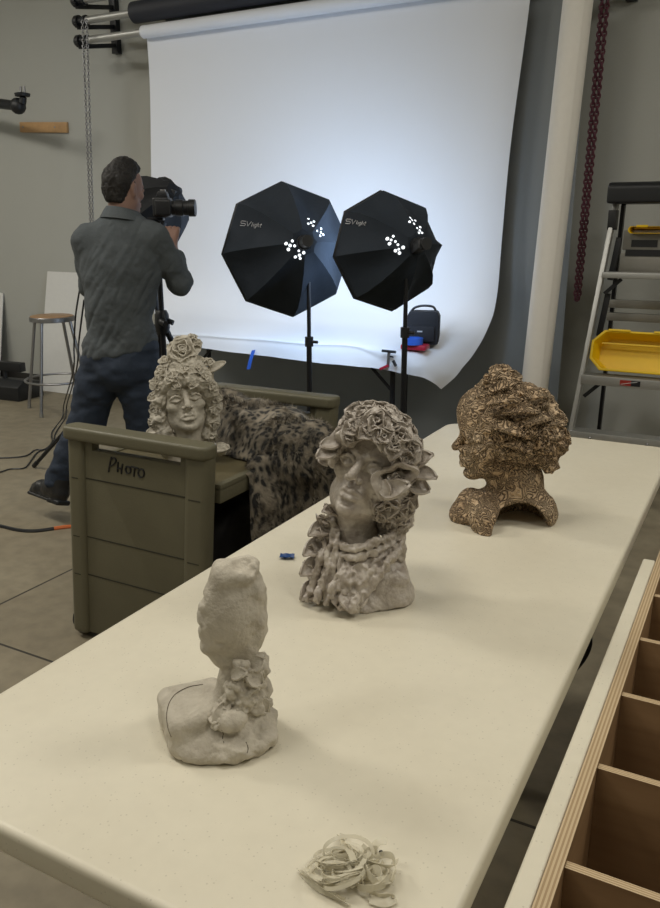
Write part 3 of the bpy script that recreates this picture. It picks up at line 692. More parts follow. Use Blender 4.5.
def hand(S, wr, tgt, up, curl=.9, thumb=1):
    wr = np.array(wr); d = np.array(tgt)-wr; d /= np.linalg.norm(d); up = np.array(up, float); up -= d*(up@d); up /= np.linalg.norm(up); sd = np.cross(d, up)
    pc = wr+d*.085
    for k, (o, l) in enumerate(((-.030, .068), (-.010, .076), (.010, .072), (.029, .056))):
        b = pc+sd*o; S.cap(wr+sd*o*.5, b, .015, .0125, .012)
        m1 = b+(d*math.cos(curl*.4)-up*math.sin(curl*.4))*l*.5; m2 = m1+(d*math.cos(curl*1.2)-up*math.sin(curl*1.2))*l*.32; m3 = m2+(d*math.cos(curl*1.9)-up*math.sin(curl*1.9))*l*.25
        S.cap(b, m1, .0098, .009, .004).cap(m1, m2, .009, .0085, .003).cap(m2, m3, .0085, .0075, .003)
    tb = wr+d*.03+sd*thumb*-.028; t1 = tb+(d*.55-sd*thumb*.6-up*.4)*.045; t2 = t1+(d*.8-up*.5)*.032
    S.cap(wr+d*.015, tb, .016, .0145, .012).cap(tb, t1, .013, .0105, .006).cap(t1, t2, .0105, .009, .004)
CAMP = ML(165, 209, .43)
hand(S, Rwr, CAMP+np.array([.045, -.05, -.03]), (0, -.6, .8), .9, 1)
hand(S, Lwr, CAMP+np.array([-.055, -.05, -.05]), (0, -.6, .8), .9, -1)
# feet inside the shoes keep the body one surface
Lt, Lh = ML(36, 490, .10), ML(58, 502, -.02)
S.cap(Lan, Lt*.45+Lh*.55+np.array([0, 0, .03]), .035, .02, .02).cap(Ran, (.065, .12, .035), .036, .026, .02)
bd = sculpt('body', S, M['skin'], man)
# hair: a close cropped cap, longer and swept up on top
S = SDF((-.16, -.14, 1.5), (.18, .2, 1.80), .004)
S.frame(HR, HT, .965)
S.ell((0, .024, .148), (.073, .093, .083), .0).ell((0, .052, .095), (.060, .060, .080), .03)
S.ell((0, -.015, .205), (.055, .075, .036), .03).ell((.012, -.045, .226), (.038, .04, .018), .02).ell((-.015, .01, .232), (.034, .05, .016), .02)
for q in (-1, 1): S.ell((q*.085, -.005, .085), (.022, .026, .036), .006, sub=True)
S.ell((0, -.10, .085), (.085, .088, .082), .012, sub=True).ell((0, .085, -.005), (.1, .07, .05), .01, sub=True)
hr = sculpt('hair', S, M['hair'], man, lambda V: .008*fbm(V*np.array([1, 1, .55]), 30, 4, 3)+.004*fbm(V, 90, 2, 8))
# shirt
S = SDF((-.36, -.26, .74), (.42, .52, 1.60), .005)
S.cap((0, .0, 1.44), (-.125, .0, 1.395), .060, .060, .0).cap((0, .0, 1.44), (.112, .0, 1.40), .060, .060, .02).cap((-.04, .01, 1.445), (.04, .01, 1.445), .05, .05, .05)
S.ell((-.014, .0, 1.26), (.180, .122, .20), .06).ell((-.035, .0, 1.05), (.152, .12, .24), .08)
S.cap((-.092, 0, .90), (.000, 0, .91), .104, .102, .07)
S.cap((-.098, 0, .85), (-.002, 0, .87), .111, .106, .05)
S.line([Lsh, Lsh*.45+Lel*.55, Lel, Lel*.35+Lwr*.65], [.068, .064, .058, .050], .03)
S.line([Rsh, Rsh*.45+Rel*.55, Rel, Rel*.45+Rwr*.55], [.066, .058, .049, .046], .03)
S.ell(Rel+np.array([.0, 0, -.010]), .045, .03)
S.cap(Rel*.45+Rwr*.55, Rel*.40+Rwr*.60, .050, .050, .006)
# hollow at hem, collar opening
S.cut((.17, 0, -1), (0, 0, .872))
S.ell((-.05, 0, .84), (.125, .085, .06), .01, sub=True)
S.cap((.005, .03, 1.45), (.01, .035, 1.62), .060, .07, .008, sub=True)
def shirtd(V):
    f = .0055*vnoise(V*np.array([1, 1, 1.1])+.7*V[:, [2, 0, 1]], 11, 2)+.004*np.abs(vnoise(V*np.array([1.6, 1, .9])-.8*V[:, [2, 1, 0]], 17, 4))+.0015*fbm(V, 50, 2, 3)
    tors = np.exp(-((V[:, 2]-1.0)/.2)**2); return f*(1.35+.7*tors)
sh = sculpt('shirt', S, M['shirt'], man, shirtd, sm=2)
mb = MB(); a = np.linspace(0, 2*PI, 26)
ring = lambda r, z, tz: np.stack([.007+r*1.06*np.cos(a), .022+r*np.sin(a), z+tz*np.sin(a)-.012*np.cos(a)], 1)
mb.sheet(np.stack([ring(.064, 1.508, -.010), ring(.069, 1.512, -.012), ring(.082, 1.494, -.014), ring(.100, 1.462, -.014)], 1), .004).build('collar', M['shirt'], sh, smooth=True, angle=1.5)
yk = [np.array([x, 0, 1.375+.012*abs(x)]) for x in np.linspace(-.15, .15, 15)]
# jeans
S = SDF((-.58, -.24, .02), (.28, .24, .98), .006)
S.cap((-.094, 0, .87), (.004, 0, .87), .104, .102, .0).ell((-.044, -.03, .79), (.143, .112, .11), .06)
S.line([Lhip, Lhip*.5+Lkn*.5, Lkn, Lkn*.45+Lan*.55, Lan*.93+Lkn*.07], [.106, .102, .084, .070, .062], .025)
S.line([Rhip, Rhip*.5+Rkn*.5, Rkn, Rkn*.45+Ran*.55, Ran], [.106, .102, .086, .072, .064], .025)
dl = Lan-Lkn; dl /= np.linalg.norm(dl)
S.cut((0, 0, 1), (0, 0, .955))
def jd(V): return .006*vnoise(V*np.array([1, 1, 2.2]), 16, 5)+.003*fbm(V, 34, 2, 2)
jn = sculpt('jeans', S, M['jeans'], man, jd, sm=2)
# shoes
def shoe(heel, toe, upv):
    heel, toe, upv = map(np.array, (heel, toe, upv)); d = toe-heel; Ln = np.linalg.norm(d); d = d/Ln; upv = upv-d*(upv@d); upv /= np.linalg.norm(upv)
    sd = np.cross(d, upv); R = np.stack([sd, d, upv], 1)
    S = SDF(np.minimum(heel, toe)-.14, np.maximum(heel, toe)+.16, .0045); S.frame(R, heel, Ln/.27)
    S.line([(0, .03, .045), (0, .10, .045), (.004, .19, .036), (.006, .235, .03)], [.037, .040, .041, .031], .02)
    S.line([(0, .045, .05), (0, .05, .10), (0, .05, .15)], [.044, .05, .053], .02).ell((0, .09, .07), (.042, .06, .04), .03)
    S.line([(0, .035, .016), (0, .12, .016), (.005, .22, .016)], [.038, .04, .042], .0)
    S.box((0, .13, -.03), (.3, .5, .05), .0, .004, sub=True)
    up = sculpt('shoe', S, M['shoe'], man, lambda V: .0015*fbm(V, 50, 2, 3))
    S = SDF(np.minimum(heel, toe)-.14, np.maximum(heel, toe)+.14, .0045); S.frame(R, heel, Ln/.27)
    S.box((0, .035, .004), (.076, .085, .024), .006, .006).box((.003, .15, .004), (.088, .19, .016), .006, .01)
    sculpt('sole', S, M['black'], up)
    return up
shoe(ML(63, 504, -.04), ML(31, 492, .13), (Lkn-Lan)*np.array([1, 1, 1])+np.array([-.02, 0, 0]))
shoe((.035, -.075, .018), (.075, .18, .018), (0, 0, 1))
# ------------------------------------------------------------------ camera on its tripod
o3 = MW(np.array([*ML(162, 320, .43)[:2], 0])); t = thing('camera_tripod', 'black tripod holding the camera in front of the man', 'tripod', o3, YAW)
def TL(px, py, y=.43): p = ML(px, py, y); return p-np.array([*ML(162, 320, .43)[:2], 0])
zt = CAMP[2]-.07
MB().bar((0, 0, .5), (0, 0, zt-.05), .0145).build('centre_column', M['blackmetal'], t, smooth=True)
MB().tube([(0, 0, .90), (0, 0, .93), (0, 0, 1.0), (0, 0, 1.02)], [.03, .04, .036, .026], 14).bar((.0, -.03, .965), (.03, -.06, .955), .017).build('shoulder', M['black'], t, smooth=True)
MB().bar((.0, 0, .98), (.06, -.01, .955), .014).build('lock_lever', M['black'], t, smooth=True)
ft = MW(ML(34, 468, .0)); pf = PZ(34, 468, .0)
lo = np.array([(pf-o3)@Rv, (pf-o3)@FW, .012])
for a in (None, 0.35, 2.15):
    e = lo if a is None else np.array([.42*math.cos(a), .42*math.sin(a), .012])
    h_ = np.array([.03*e[0], .03*e[1], .93]); k = h_*.45+e*.55
    lg = MB().bar(h_, k, .016).bar(k, e, .0115).build('leg', M['blackmetal'], t, smooth=True)
    MB().bar(k*1.02-e*.02, k*.97+e*.03, .021).build('leg_lock', M['black'], lg, smooth=True)
    MB().bar(e*.97+h_*.03, e, .014).build('rubber_foot', M['black'], lg, smooth=True)
MB().bar((0, 0, zt-.07), (0, 0, zt-.02), .026).ball((0, 0, zt-.01), .025).build('ball_head', M['black'], t, smooth=True)
MB().bx(-.04, .04, -.03, .03, zt+.015, zt+.028).build('quick_plate', M['blackmetal'], t, bevel=.003)
MB().tube([(-.0, -.02, zt-.03), (-.05, -.12, zt-.09), (-.07, -.17, zt-.12)], [.008, .008, .011], 8).build('pan_handle', M['black'], t, smooth=True)
cw = MW(ML(164, 209.5, .43)); t = thing('camera', 'black digital camera with a long lens mounted on the tripod', 'camera', (cw[0], cw[1], zt+.030), YAW)
mb = MB(); mb.bx(-.045, .035, -.065, .065, 0, .095); mb.build('body', M['black'], t, bevel=.012, seg=3)
MB().prism([(-.035, .09), (.03, .09), (.018, .125), (-.022, .125)], 1, -.03, .03).build('viewfinder_hump', M['black'], t, bevel=.006)
MB().bx(-.03, .05, -.085, -.055, .005, .085).build('grip', M['black'], t, bevel=.012, seg=3)
lr = [(.03, .036), (.06, .036), (.062, .040), (.10, .040), (.102, .036), (.125, .036), (.127, .042), (.158, .042), (.16, .038), (.15, .036)]
MB().tube([(x, 0, .045) for x, r in lr], [r for x, r in lr], 24).build('lens', M['black'], t, smooth=True, angle=.5)
MB().lathe([(.001, 0), (.035, 0), (.035, .003), (.001, .006)], 20, (.152, 0, .045), roty(PI/2)).build('lens_glass', M['lensglass'], t, smooth=True)
MB().bx(-.012, .012, -.012, .012, .125, .133).build('hot_shoe', M['steel'], t, bevel=.001)
# third softbox, unlit, seen side-on behind the camera
c3 = MW(ML(151, 214, .80)); 
ax3 = -Rv*.62+FW*.62+np.array([0, 0, -.45])
T, o, B, apex, sh = softbox('softbox', 'black unlit softbox half hidden behind the man and his camera', c3, ax3, .215, None, lit=False, roll_=.4, depth=.26, head=False, fab='greyfab')
MB().lathe([(.0005, -.001), (.18, -.001), (.18, .001), (.0005, .001)], 8, c3+B@np.array([0, 0, .02]), B@rotz(PI/8)).build('inner_baffle', M['darkbase'], T, o)
px_ = MW(ML(158, 330, .66)); stand(T, o, px_[0], px_[1], 1.32, legs=(1.2, 3.3, 5.3), hub=.45, spread=.36)
MB().beam((px_[0], px_[1], 1.30), apex, .03, .03).build('tilt_bracket', M['black'], T, o, bevel=.004)
# ------------------------------------------------------------------ left side: stool, board, wall things
sp = PZ(50, 414, 0); sx, sy = (PZ(20, 411, 0)+PZ(46, 418, 0)+PZ(65, 403, 0))[:2]/3
sx, sy = -4.955, 4.57
t = thing('stool', 'round wooden-topped metal work stool standing left of the man', 'stool', (sx, sy, 0), .22)
zs = .765
MB().lathe([(.001, zs), (.155, zs), (.165, zs-.004), (.165, zs-.008), (.001, zs-.008)], 36).build('seat', M['seatwood'], t, smooth=True, angle=.5)
MB().lathe([(.15, zs-.008), (.17, zs-.008), (.173, zs-.012), (.173, zs-.042), (.165, zs-.046), (.15, zs-.046)], 36).build('seat_ring', M['steel'], t, smooth=True, angle=.5)
MB().lathe([(.001, zs-.008), (.155, zs-.008), (.155, zs-.02), (.001, zs-.02)], 30).build('seat_pan', M['steel'], t)
for k in range(4):
    a = k*PI/2+.06; ca, sa = math.cos(a), math.sin(a)
    lg = MB().bar((.152*ca, .152*sa, zs-.03), (.285*ca, .285*sa, .02), .0125).build('leg', M['steel'], t, smooth=True)
    MB().bar((.282*ca, .282*sa, .035), (.287*ca, .287*sa, 0), .016).build('foot_cap', M['alud'], lg, smooth=True)
aa = np.linspace(0, 2*PI, 40)[:-1]
MB().tube(np.stack([.250*np.cos(aa), .250*np.sin(aa), aa*0+.255], 1), .009, 8, closed=True).build('foot_ring', M['steel'], t, smooth=True)
b0, b1, b2 = PZ(37, 390, 0), PY(45, 272, 5.20), PY(88, 276, 5.20)
mb = MB(); xa, xb = -5.68, -5.02
mb.add([(xa-.06, 5.06, 0.002), (xb, 5.06, .002), (xb, 5.235, 1.05), (xa, 5.235, 1.055), (xa-.06, 5.068, 0.002), (xb, 5.068, .002), (xb, 5.243, 1.05), (xa, 5.243, 1.055)], [(0, 1, 2, 3), (7, 6, 5, 4), (0, 4, 5, 1), (1, 5, 6, 2), (2, 6, 7, 3), (3, 7, 4, 0)])
tag(mb.build('foam_board', M['board'], None), 'white board leaning on the wall behind the stool', 'board')
q = PY(6, 316, 5.2)
mb = MB(); mb.add([(-6.9, 5.05, .002), (q[0]-.02, 5.05, .002), (q[0]-.05, 5.236, .84), (-6.9, 5.236, .86), (-6.9, 5.058, .002), (q[0]-.02, 5.058, .002), (q[0]-.05, 5.244, .84), (-6.9, 5.244, .86)], [(0, 1, 2, 3), (7, 6, 5, 4), (0, 4, 5, 1), (1, 5, 6, 2), (2, 6, 7, 3), (3, 7, 4, 0)])
tag(mb.build('foam_board', M['board'], None), 'sliver of another white board at the far left edge, by the wall', 'board')
q0, q1 = PY(20, 129, 5.23), PY(67, 128.5, 5.23)
t = thing('wood_rail', 'short oak block screwed to the wall under the black arm', 'rail', ((q0[0]+q1[0])/2, 5.25, q0[2]))
L_ = (q1[0]-q0[0])/2; t.rotation_euler = (0, .055, 0)
MB().bx(-L_, L_, -.022, 0, -.042, .04).build('board', M['oak'], t, bevel=.003)
for x in (-L_+.04, L_*.5): MB().lathe([(.001, .002), (.008, .0015), (.008, 0), (.001, 0)], 12, (x, -.022, 0), rotx(PI/2)).build('screw', M['steel'], t)
e0, e1 = PY(-60, 96, 4.95), PY(18, 106, 4.75)
t = thing('boom_arm', 'black boom arm with silver stud reaching in from the left edge', 'arm', e0)
e1 = e1-e0
w0 = np.array([-.35, .235, .05])
MB().tube([w0, (0, 0, 0), e1*.6, e1], [.045, .045, .04, .036], 12).build('tube', M['blackmetal'], t, smooth=True)
MB().bx(w0[0]-.09, w0[0]+.09, 5.25-e0[1]-.035, 5.25-e0[1]-.003, w0[2]-.12, w0[2]+.12).build('wall_plate', M['blackmetal'], t, bevel=.004)
MB().ball(e1, .062).build('knuckle', M['black'], t, smooth=True)
MB().tube([e1+np.array([.05, 0, .02]), e1+np.array([.07, 0, .06])], [.03, .025], 10).lathe([(.001, 0), (.055, .0), (.06, .02), (.02, .03), (.001, .03)], 16, e1+np.array([.06, 0, .065])).build('clamp_disc', M['black'], t, smooth=True)
for dx in (.045, .085): MB().bar(e1+np.array([dx, 0, .09]), e1+np.array([dx, 0, .135]), .010).build('stud', M['steel'], t, smooth=True)
# low black wedge on the floor by the wall
p = PZ(18, 402, 0); t = thing('floor_monitor', 'low black wedge box on the floor at far left', 'speaker', (p[0]-.27, p[1]+.12, 0), .08)
MB().prism([(-.14, 0), (.16, 0), (.15, .14), (-.06, .17), (-.14, .12)], 0, -.36, .27).build('box', M['black'], t, bevel=.01)
MB().bx(-.26, .16, .02, .09, .22, .30).build('top_bar', M['black'], t, bevel=.008)
for x in (-.05,): MB().bar((x, .05, .15), (x, .05, .24), .02).build('post', M['black'], t, smooth=True)
# chains
def chain(name, label, m, top, bot, pitch, ln, wd, r, gap, cat='chain'):
    top = np.array(top); bot = np.array(bot); t = thing(name, label, cat, top)
    for s in (-1, 1):
        mb = MB(); n = int(np.linalg.norm(bot-top)/pitch)
        for i in range(n):
            c_0 = (bot-top)*(i+.5)/n+np.array([s*gap*(1-.35*i/n), 0, 0]); a = np.linspace(0, 2*PI, 11)[:-1]; tw = (i % 2)*PI/2+.5
            P = np.stack([wd*np.cos(a)*math.cos(tw), wd*np.cos(a)*math.sin(tw), ln*np.sin(a)], 1)+c_0
            mb.tube(P, r, 5, closed=True)
        mb.build('strand', m, t, smooth=True)
    mb = MB(); a = np.linspace(PI, 2*PI, 9); g = gap*.65
    mb.tube(np.stack([g*np.cos(a), 0*a, g*np.sin(a)], 1)+bot-top, r*1.4, 6).build('bottom_loop', m, t, smooth=True)
chain('roller_chain', 'grey metal pull chain hanging from the roll ends left of the backdrop', M['steel'], PY(84.5, 20, 4.78), PY(92, 234, 4.78), .020, .013, .009, .0032, .020)
chain('roller_chain', 'dark red plastic pull chain hanging right of the rolled paper tube', M['redchain'], PY(607, -24, 4.85), PY(577, 299, 4.85), .022, .016, .0105, .0056, .0145)
# rolled tube of white paper leaning in front of the grey sheet
a, b_ = PY(579, -25, 5.08), np.array([-1.135, 4.90, .0])
a = PY(578.5, 0, 4.66); b_ = PY(535, 385, 4.58); u_ = (a-b_)/np.linalg.norm(a-b_); a = a+u_*.16; b_ = b_-u_*((b_[2]-.012)/u_[2])
t = thing('paper_tube', 'tall rolled-up tube of white paper leaning right of the grey sheet', 'paper roll', b_)
d = a-b_; Ld = np.linalg.norm(d); Rt = frame_to(d)
th_ = np.linspace(0, 2*PI*2.1, 60); sp_ = np.stack([(.066+.0011*th_)*np.cos(th_), (.066+.0011*th_)*np.sin(th_)], 1)
g = np.array([[Rt@np.array([x, y, z]) for z in np.linspace(0, Ld, 8)] for x, y in sp_])
MB().sheet(g, .0008).build('rolled_sheet', M['tubecol'], t, smooth=True, angle=1.2)
e = np.array([Rt@np.array([.0822*math.cos(th_[-1])+q*.9, .0822*math.sin(th_[-1])-abs(q)*.5, 0]) for q in (0, .02, .045)])
g = np.array([[p+Rt@np.array([0, 0, z])*1.0 for z in np.linspace(.9, Ld, 6)] for p in e])
# ------------------------------------------------------------------ ladder with yellow trays
LY = 4.45
def lad(px, py, y=LY): return PY(px, py, y)
A1, A0 = lad(617, 200, 4.58), lad(570, 436, 4.30)
wd = .62
dirv = (A0-A1)/np.linalg.norm(A0-A1); foot = A1+dirv*(A1[2]-.01)/abs(dirv[2])
t = thing('step_ladder', 'aluminium step ladder with black top cap standing by the wall at right', 'ladder', (A1[0]+.25, 4.5, 0)); o3 = (A1[0]+.25, 4.5, 0)
topR = A1+np.array([.44, 0, 0]); footR = foot+np.array([.62, 0, 0])
def rail(p, q, name='rail'):
    return MB().beam(p, q, .022, .066, up=(0, 1, 0)).build(name, M['alu'], t, o3, bevel=.003)
rail(A1, foot); rail(topR, footR)
bt0, bt1 = A1+np.array([.02, .10, -.02]), topR+np.array([-.02, .10, -.02])
bf0, bf1 = np.array([foot[0]+.03, 5.16, .01]), np.array([footR[0]-.03, 5.16, .01])
MB().beam(bt0, bf0, .02, .045, up=(0, 1, 0)).build('rear_rail', M['blackmetal'], t, o3, bevel=.003)
MB().beam(bt1, bf1, .02, .045, up=(0, 1, 0)).build('rear_rail', M['blackmetal'], t, o3, bevel=.003)
for p in (foot, footR): MB().box((p[0], p[1], .02), (.045, .10, .04)).build('foot', M['black'], t, o3, bevel=.005)
cpm = MB(); cx0, cx1 = A1[0]-.035, topR[0]+.035; cz = lad(640, 192, 4.52)[2]
cpm.prism([(4.47, cz-.055), (4.47, cz+.03), (4.50, cz+.05), (4.72, cz+.05), (4.75, cz+.02), (4.75, cz-.055)], 0, cx0, cx1)
cpm.build('top_cap', M['black'], t, o3, bevel=.014, seg=3)
def onrail(z):  # x,y on left front rail at height z
    f = (A1[2]-z)/(A1[2]-foot[2]); return A1+(foot-A1)*f, topR+(footR-topR)*f
for py, h_, name in ((276, .03, 'tread'), (380, .05, 'tread'), (434, .045, 'tread')):
    z = lad(620, py, 4.40)[2]
    p, q = onrail(z); MB().bx(p[0]+.005, q[0]-.005, p[1]-.045, p[1]+.055, z-h_/2, z+h_/2).build('tread', M['alu'], t, o3, bevel=.004)
    for s, e in ((p, 1), (q, -1)): MB().beam((s[0]+e*.02, s[1]+.0, z-.10), (s[0]+e*.10, s[1]+.0, z-.02), .02, .004, up=(0, 1, 0)).build('brace', M['black'], t, o3)
    if py == 380:
        f = lad(625, 382, p[1]-.046); MB().bx(f[0]-.025, f[0]+.03, p[1]-.0475, p[1]-.044, z-.014, z+.014).build('red_sticker', M['redlabel'], t, o3)
        MB().bx(f[0]+.03, f[0]+.075, p[1]-.0475, p[1]-.044, z-.014, z+.014).build('black_sticker', M['black'], t, o3)
        MB().beam((f[0]-.02, p[1]-.0485, z-.008), (f[0]+.06, p[1]-.0485, z+.01), .004, .002).build('sticker_line', M['cream'], t, o3)
    if py == 434:
        for px in (590, 648): f = lad(px, 436, p[1]-.046); MB().ball((f[0], p[1]-.047, z-.005), .008).build('rivet', M['steel'], t, o3, smooth=True)
for py, yy in ((304, 4.72), (317, 4.75)):
    z = lad(625, py, yy)[2]; p, q = onrail(z); MB().bx(p[0]+.02, q[0]-.02, yy-.02, yy+.02, z-.022, z+.022).build('rear_bar', M['alud'], t, o3, bevel=.004)
for py, yy in ((239, 4.62), (262, 4.62)):
    z = lad(640, py, yy)[2]; p, q = onrail(z)
    MB().bx(p[0]+.06, q[0]-.03, yy-.02, yy+.02, z-.055, z+.045).build('tool_rack', M['alud'], t, o3, bevel=.004)
for px0, px1, y0_, y1_ in ((631, 658, 240, 247), (625, 662, 250, 256)):
    a1, a2 = lad(px0, y1_, 4.598), lad(px1, y0_, 4.598)
    MB().bx(a1[0], a2[0], 4.596, 4.602, a1[2], a2[2]).build('rack_slot', M['black'], t, o3)
for py in (238, 295):
    p, q = onrail(lad(600, py, 4.4)[2]); p2, q2 = onrail(lad(600, py+44, 4.4)[2])
    MB().beam(p+np.array([.04, .06, 0]), p2+np.array([.03, .10, 0]), .03, .018, up=(0, 1, 0)).build('spreader', M['black'], t, o3, bevel=.003)
p, q = onrail(lad(610, 220, 4.5)[2]); MB().box(p, (.04, .085, .10)).build('rail_clip', M['black'], t, o3, bevel=.004)
def tray(label, c, w, h, dp, tilt):
    """open tray whose mouth faces the room; the mouth is an octagon w wide and h high"""
    t = thing('plastic_tray', label, 'tray', c, 0); R = rotx(tilt); k = .28*h
    def loop(sx, sz, y): 
        o_ = [(-w/2+k, -h/2), (w/2-k, -h/2), (w/2, -h/2+k), (w/2, h/2-k), (w/2-k, h/2), (-w/2+k, h/2), (-w/2, h/2-k), (-w/2, -h/2+k)]
        return np.array([R@np.array([x*sx, y, z*sz]) for x, z in o_])
    Ls = [loop(1.03, 1.08, -.012), loop(1.03, 1.08, 0), loop(1, 1, 0), loop(.92, .86, dp), loop(.90, .83, dp-.006), loop(.97, .95, 0), loop(.98, .97, -.012)]
    V = np.concatenate(Ls); F = []; n = 8
    for r in range(len(Ls)):
        r2 = (r+1) % len(Ls)
        if r == 3: continue
        for i in range(n): F.append((r*n+i, r*n+(i+1) % n, r2*n+(i+1) % n, r2*n+i))
    F += [tuple(3*n+i for i in range(n)), tuple(4*n+i for i in range(n))[::-1]]
    mb = MB(); mb.add(V, F); mb.build('shell', M['yellow'], t, bevel=.003)
    for x in (-.25, .2): MB().box(R@np.array([x*w, -.012, h*.54]), (w*.22, .016, .012), R).build('rim_tab', M['yellow'], t, bevel=.003)
    MB().box(R@np.array([0, dp*.4, h*.24]), (w*.86, .004, .008), R).build('inner_ridge', M['yellow'], t)
zt_ = lad(620, 372, 4.42)[2]
c = lad(641, 353, 4.40); tray('deep yellow plastic tray tipped on its side on the lower ladder step', (c[0]+.005, 4.40, c[2]+.0), .50, .20, .11, -.32)
c = lad(655, 233, 4.55); tray('yellow plastic tray lying high up under the ladder cap', (c[0]+.0, 4.56, c[2]+.016), .26, .034, .12, .0)
# ------------------------------------------------------------------ cables on the floor
def cable(name, label, pts, r, m, n=6):
    P = catmull(np.array(pts), n); return tag(MB().tube(P, r, 6).build(name, m, None, smooth=True), label, 'cable')
f_ = lambda x, y, z=.006: PZ(x, y, z)
cable('cable', 'black cable dropping past the stool and winding left over the floor', [MW(ML(83, 272, .22)), MW(ML(76, 312, .25)), MW(ML(74, 345, .3)), MW(ML(73, 372, .35)), f_(64, 404, .10), f_(62, 418), f_(52, 432), f_(52, 442), f_(45, 449), f_(35, 450), f_(25, 456), f_(0, 458), f_(-20, 458)], .0045, M['black'])
cable('cable', 'second black cable looping past the stool, lower on the floor', [MW(ML(84, 300, .20)), MW(ML(79, 340, .26)), MW(ML(76, 372, .34)), f_(67, 404, .08), f_(65, 418), f_(55, 434), f_(53, 446), f_(38, 452), f_(30, 462), f_(24, 468), f_(10, 469), f_(0, 472), f_(-20, 476)], .0045, M['black'])
tc_ = thing('extension_cord', 'extension cord on the floor with an orange end by the cart', 'cord', f_(0, 527))
oo = f_(0, 527)
MB().tube(catmull(np.array([f_(-20, 523), f_(0, 526), f_(18, 530), f_(35, 531), f_(55, 528.5)]), 6), .009, 7).build('black_cord', M['black'], tc_, oo, smooth=True)
MB().tube(catmull(np.array([f_(54, 528.7), f_(66, 527), f_(85, 526)]), 6), .010, 7).build('orange_cord', M['orange'], tc_, oo, smooth=True)
# ------------------------------------------------------------------ utility cart
CX0, CX1, CY0, CY1, CZT, SHZ = -2.020, -1.422, 1.865, 2.74, .80, .655
co = ((CX0+CX1)/2, (CY0+CY1)/2, 0)
cart = thing('utility_cart', 'olive plastic utility cart with PHOTO handwritten on its end panel', 'cart', co)
SHR = .080
def end_panel(y0, y1, face_):
    for a, b in ((CX0+.012, CX0+.085), (CX1-.09, CX1)):
        MB().bx(a, b, y0, y1, .02, .775).build('end_post', M['cart'], cart, co, bevel=.024, seg=4)
    ym = (y0+y1)/2; sa, sb = -1.905, -1.535
    pr = [(CX0+.05, .03), (CX1-.05, .03), (CX1-.05, .775), (sb, .775), (sb, .722), (sa, .722), (sa, .775), (CX0+.05, .775)]
    mb = MB(); mb.prism(pr, 1, ym-.014, ym+.020); mb.build('end_panel', M['cart'], cart, co, bevel=.003)
    mb = MB(); mb.prism(rrect(CX0-.006, CX1+.004, y0-.012, y1+.008, .032), 2, .754, CZT); mb.build('push_handle', M['cart'], cart, co, bevel=.014, seg=4)
    return ym-.014
def rrect(x0, x1, y0, y1, r, n=7):
    P = []
    for cx, cy, a0 in ((x1-r, y1-r, 0), (x0+r, y1-r, PI/2), (x0+r, y0+r, PI), (x1-r, y0+r, 1.5*PI)):
        P += [(cx+r*math.cos(a0+PI/2*i/n), cy+r*math.sin(a0+PI/2*i/n)) for i in range(n+1)]
    return P
yf = end_panel(CY0, CY0+.058, 1); end_panel(CY1-.058, CY1, -1)
for z, n in ((SHZ, 'top_shelf'), (.14, 'bottom_shelf')):
    mb = MB(); mb.bx(CX0+.01, CX1+.004, CY0+.07, CY1-.07, z-.06, z-.006)
    mb.bx(CX0+.01, CX0+.035, CY0+.07, CY1-.07, z-.02, z+.004).bx(CX1-.021, CX1+.004, CY0+.07, CY1-.07, z-.02, z+.004)
    sh_ = mb.build(n, M['cart'], cart, co, bevel=.005)
    MB().bx(CX0+.035, CX1-.021, CY0+.075, CY1-.075, z-.006, z-.0015).build('shelf_surface', M['carttop'], sh_, co)
for x in (CX0+.006, CX1-.05):
    for y in (CY0+.075, CY1-.05):
        c_ = MB().bar((x-.014, y, .052), (x+.014, y, .052), .052, 20).build('caster', M['black'], cart, co, smooth=True, angle=.6)
        MB().bx(x-.022, x+.022, y-.03, y+.03, .085, .108).bx(x-.022, x-.017, y-.02, y+.02, .045, .09).bx(x+.017, x+.022, y-.02, y+.02, .045, .09).build('caster_fork', M['steel'], c_, co)
for z in (.620, .405, .260):
    MB().bx(CX0+.085, CX1-.085, yf-.0016, yf, z-.002, z+.002).build('moulding_seam', M['seam'], cart, co)
    for a, b in ((CX0+.012, CX0+.085), (CX1-.09, CX1)):
        MB().bx(a+.022, b-.022, CY0-.0012, CY0+.002, z+.0-.0015, z+.0015).build('moulding_seam', M['seam'], cart, co)
# handwriting on the panel
def PQ(px, py):
    p = PY(px, py, yf-.002); p[0] += SHR*(.8-p[2]); return p
ST = [[(108.5, 472), (110, 463), (111.5, 457)], [(110.5, 460), (114, 458), (116, 461), (113, 465), (110, 466)], [(118, 462), (117.5, 469), (117.5, 472)], [(117.5, 468), (121, 468.5)], [(122.5, 464), (121.5, 470), (121.3, 474)],
      [(129.5, 467.5), (126.5, 466.5), (125.5, 470), (127.5, 473.5), (130.5, 472), (130, 468), (128.5, 467)], [(131, 466.5), (138.5, 468.5)], [(135, 467.5), (134, 473), (133.8, 476.5)],
      [(142.5, 469.5), (139.5, 469.5), (138, 473), (140, 477), (143, 476.5), (144, 473), (143, 470), (141.5, 469)]]
mb = MB()
for s in ST: mb.tube(catmull(np.array([PQ(*q) for q in s]), 4), .0029, 6)
tag(mb.build('handwriting', M['black'], cart, co), 'PHOTO written in black marker')
def skew(o):
    for ch in o.children:
        if ch.type == 'MESH':
            for v in ch.data.vertices: v.co.x -= SHR*(.8-v.co.z)
        skew(ch)
skew(cart)
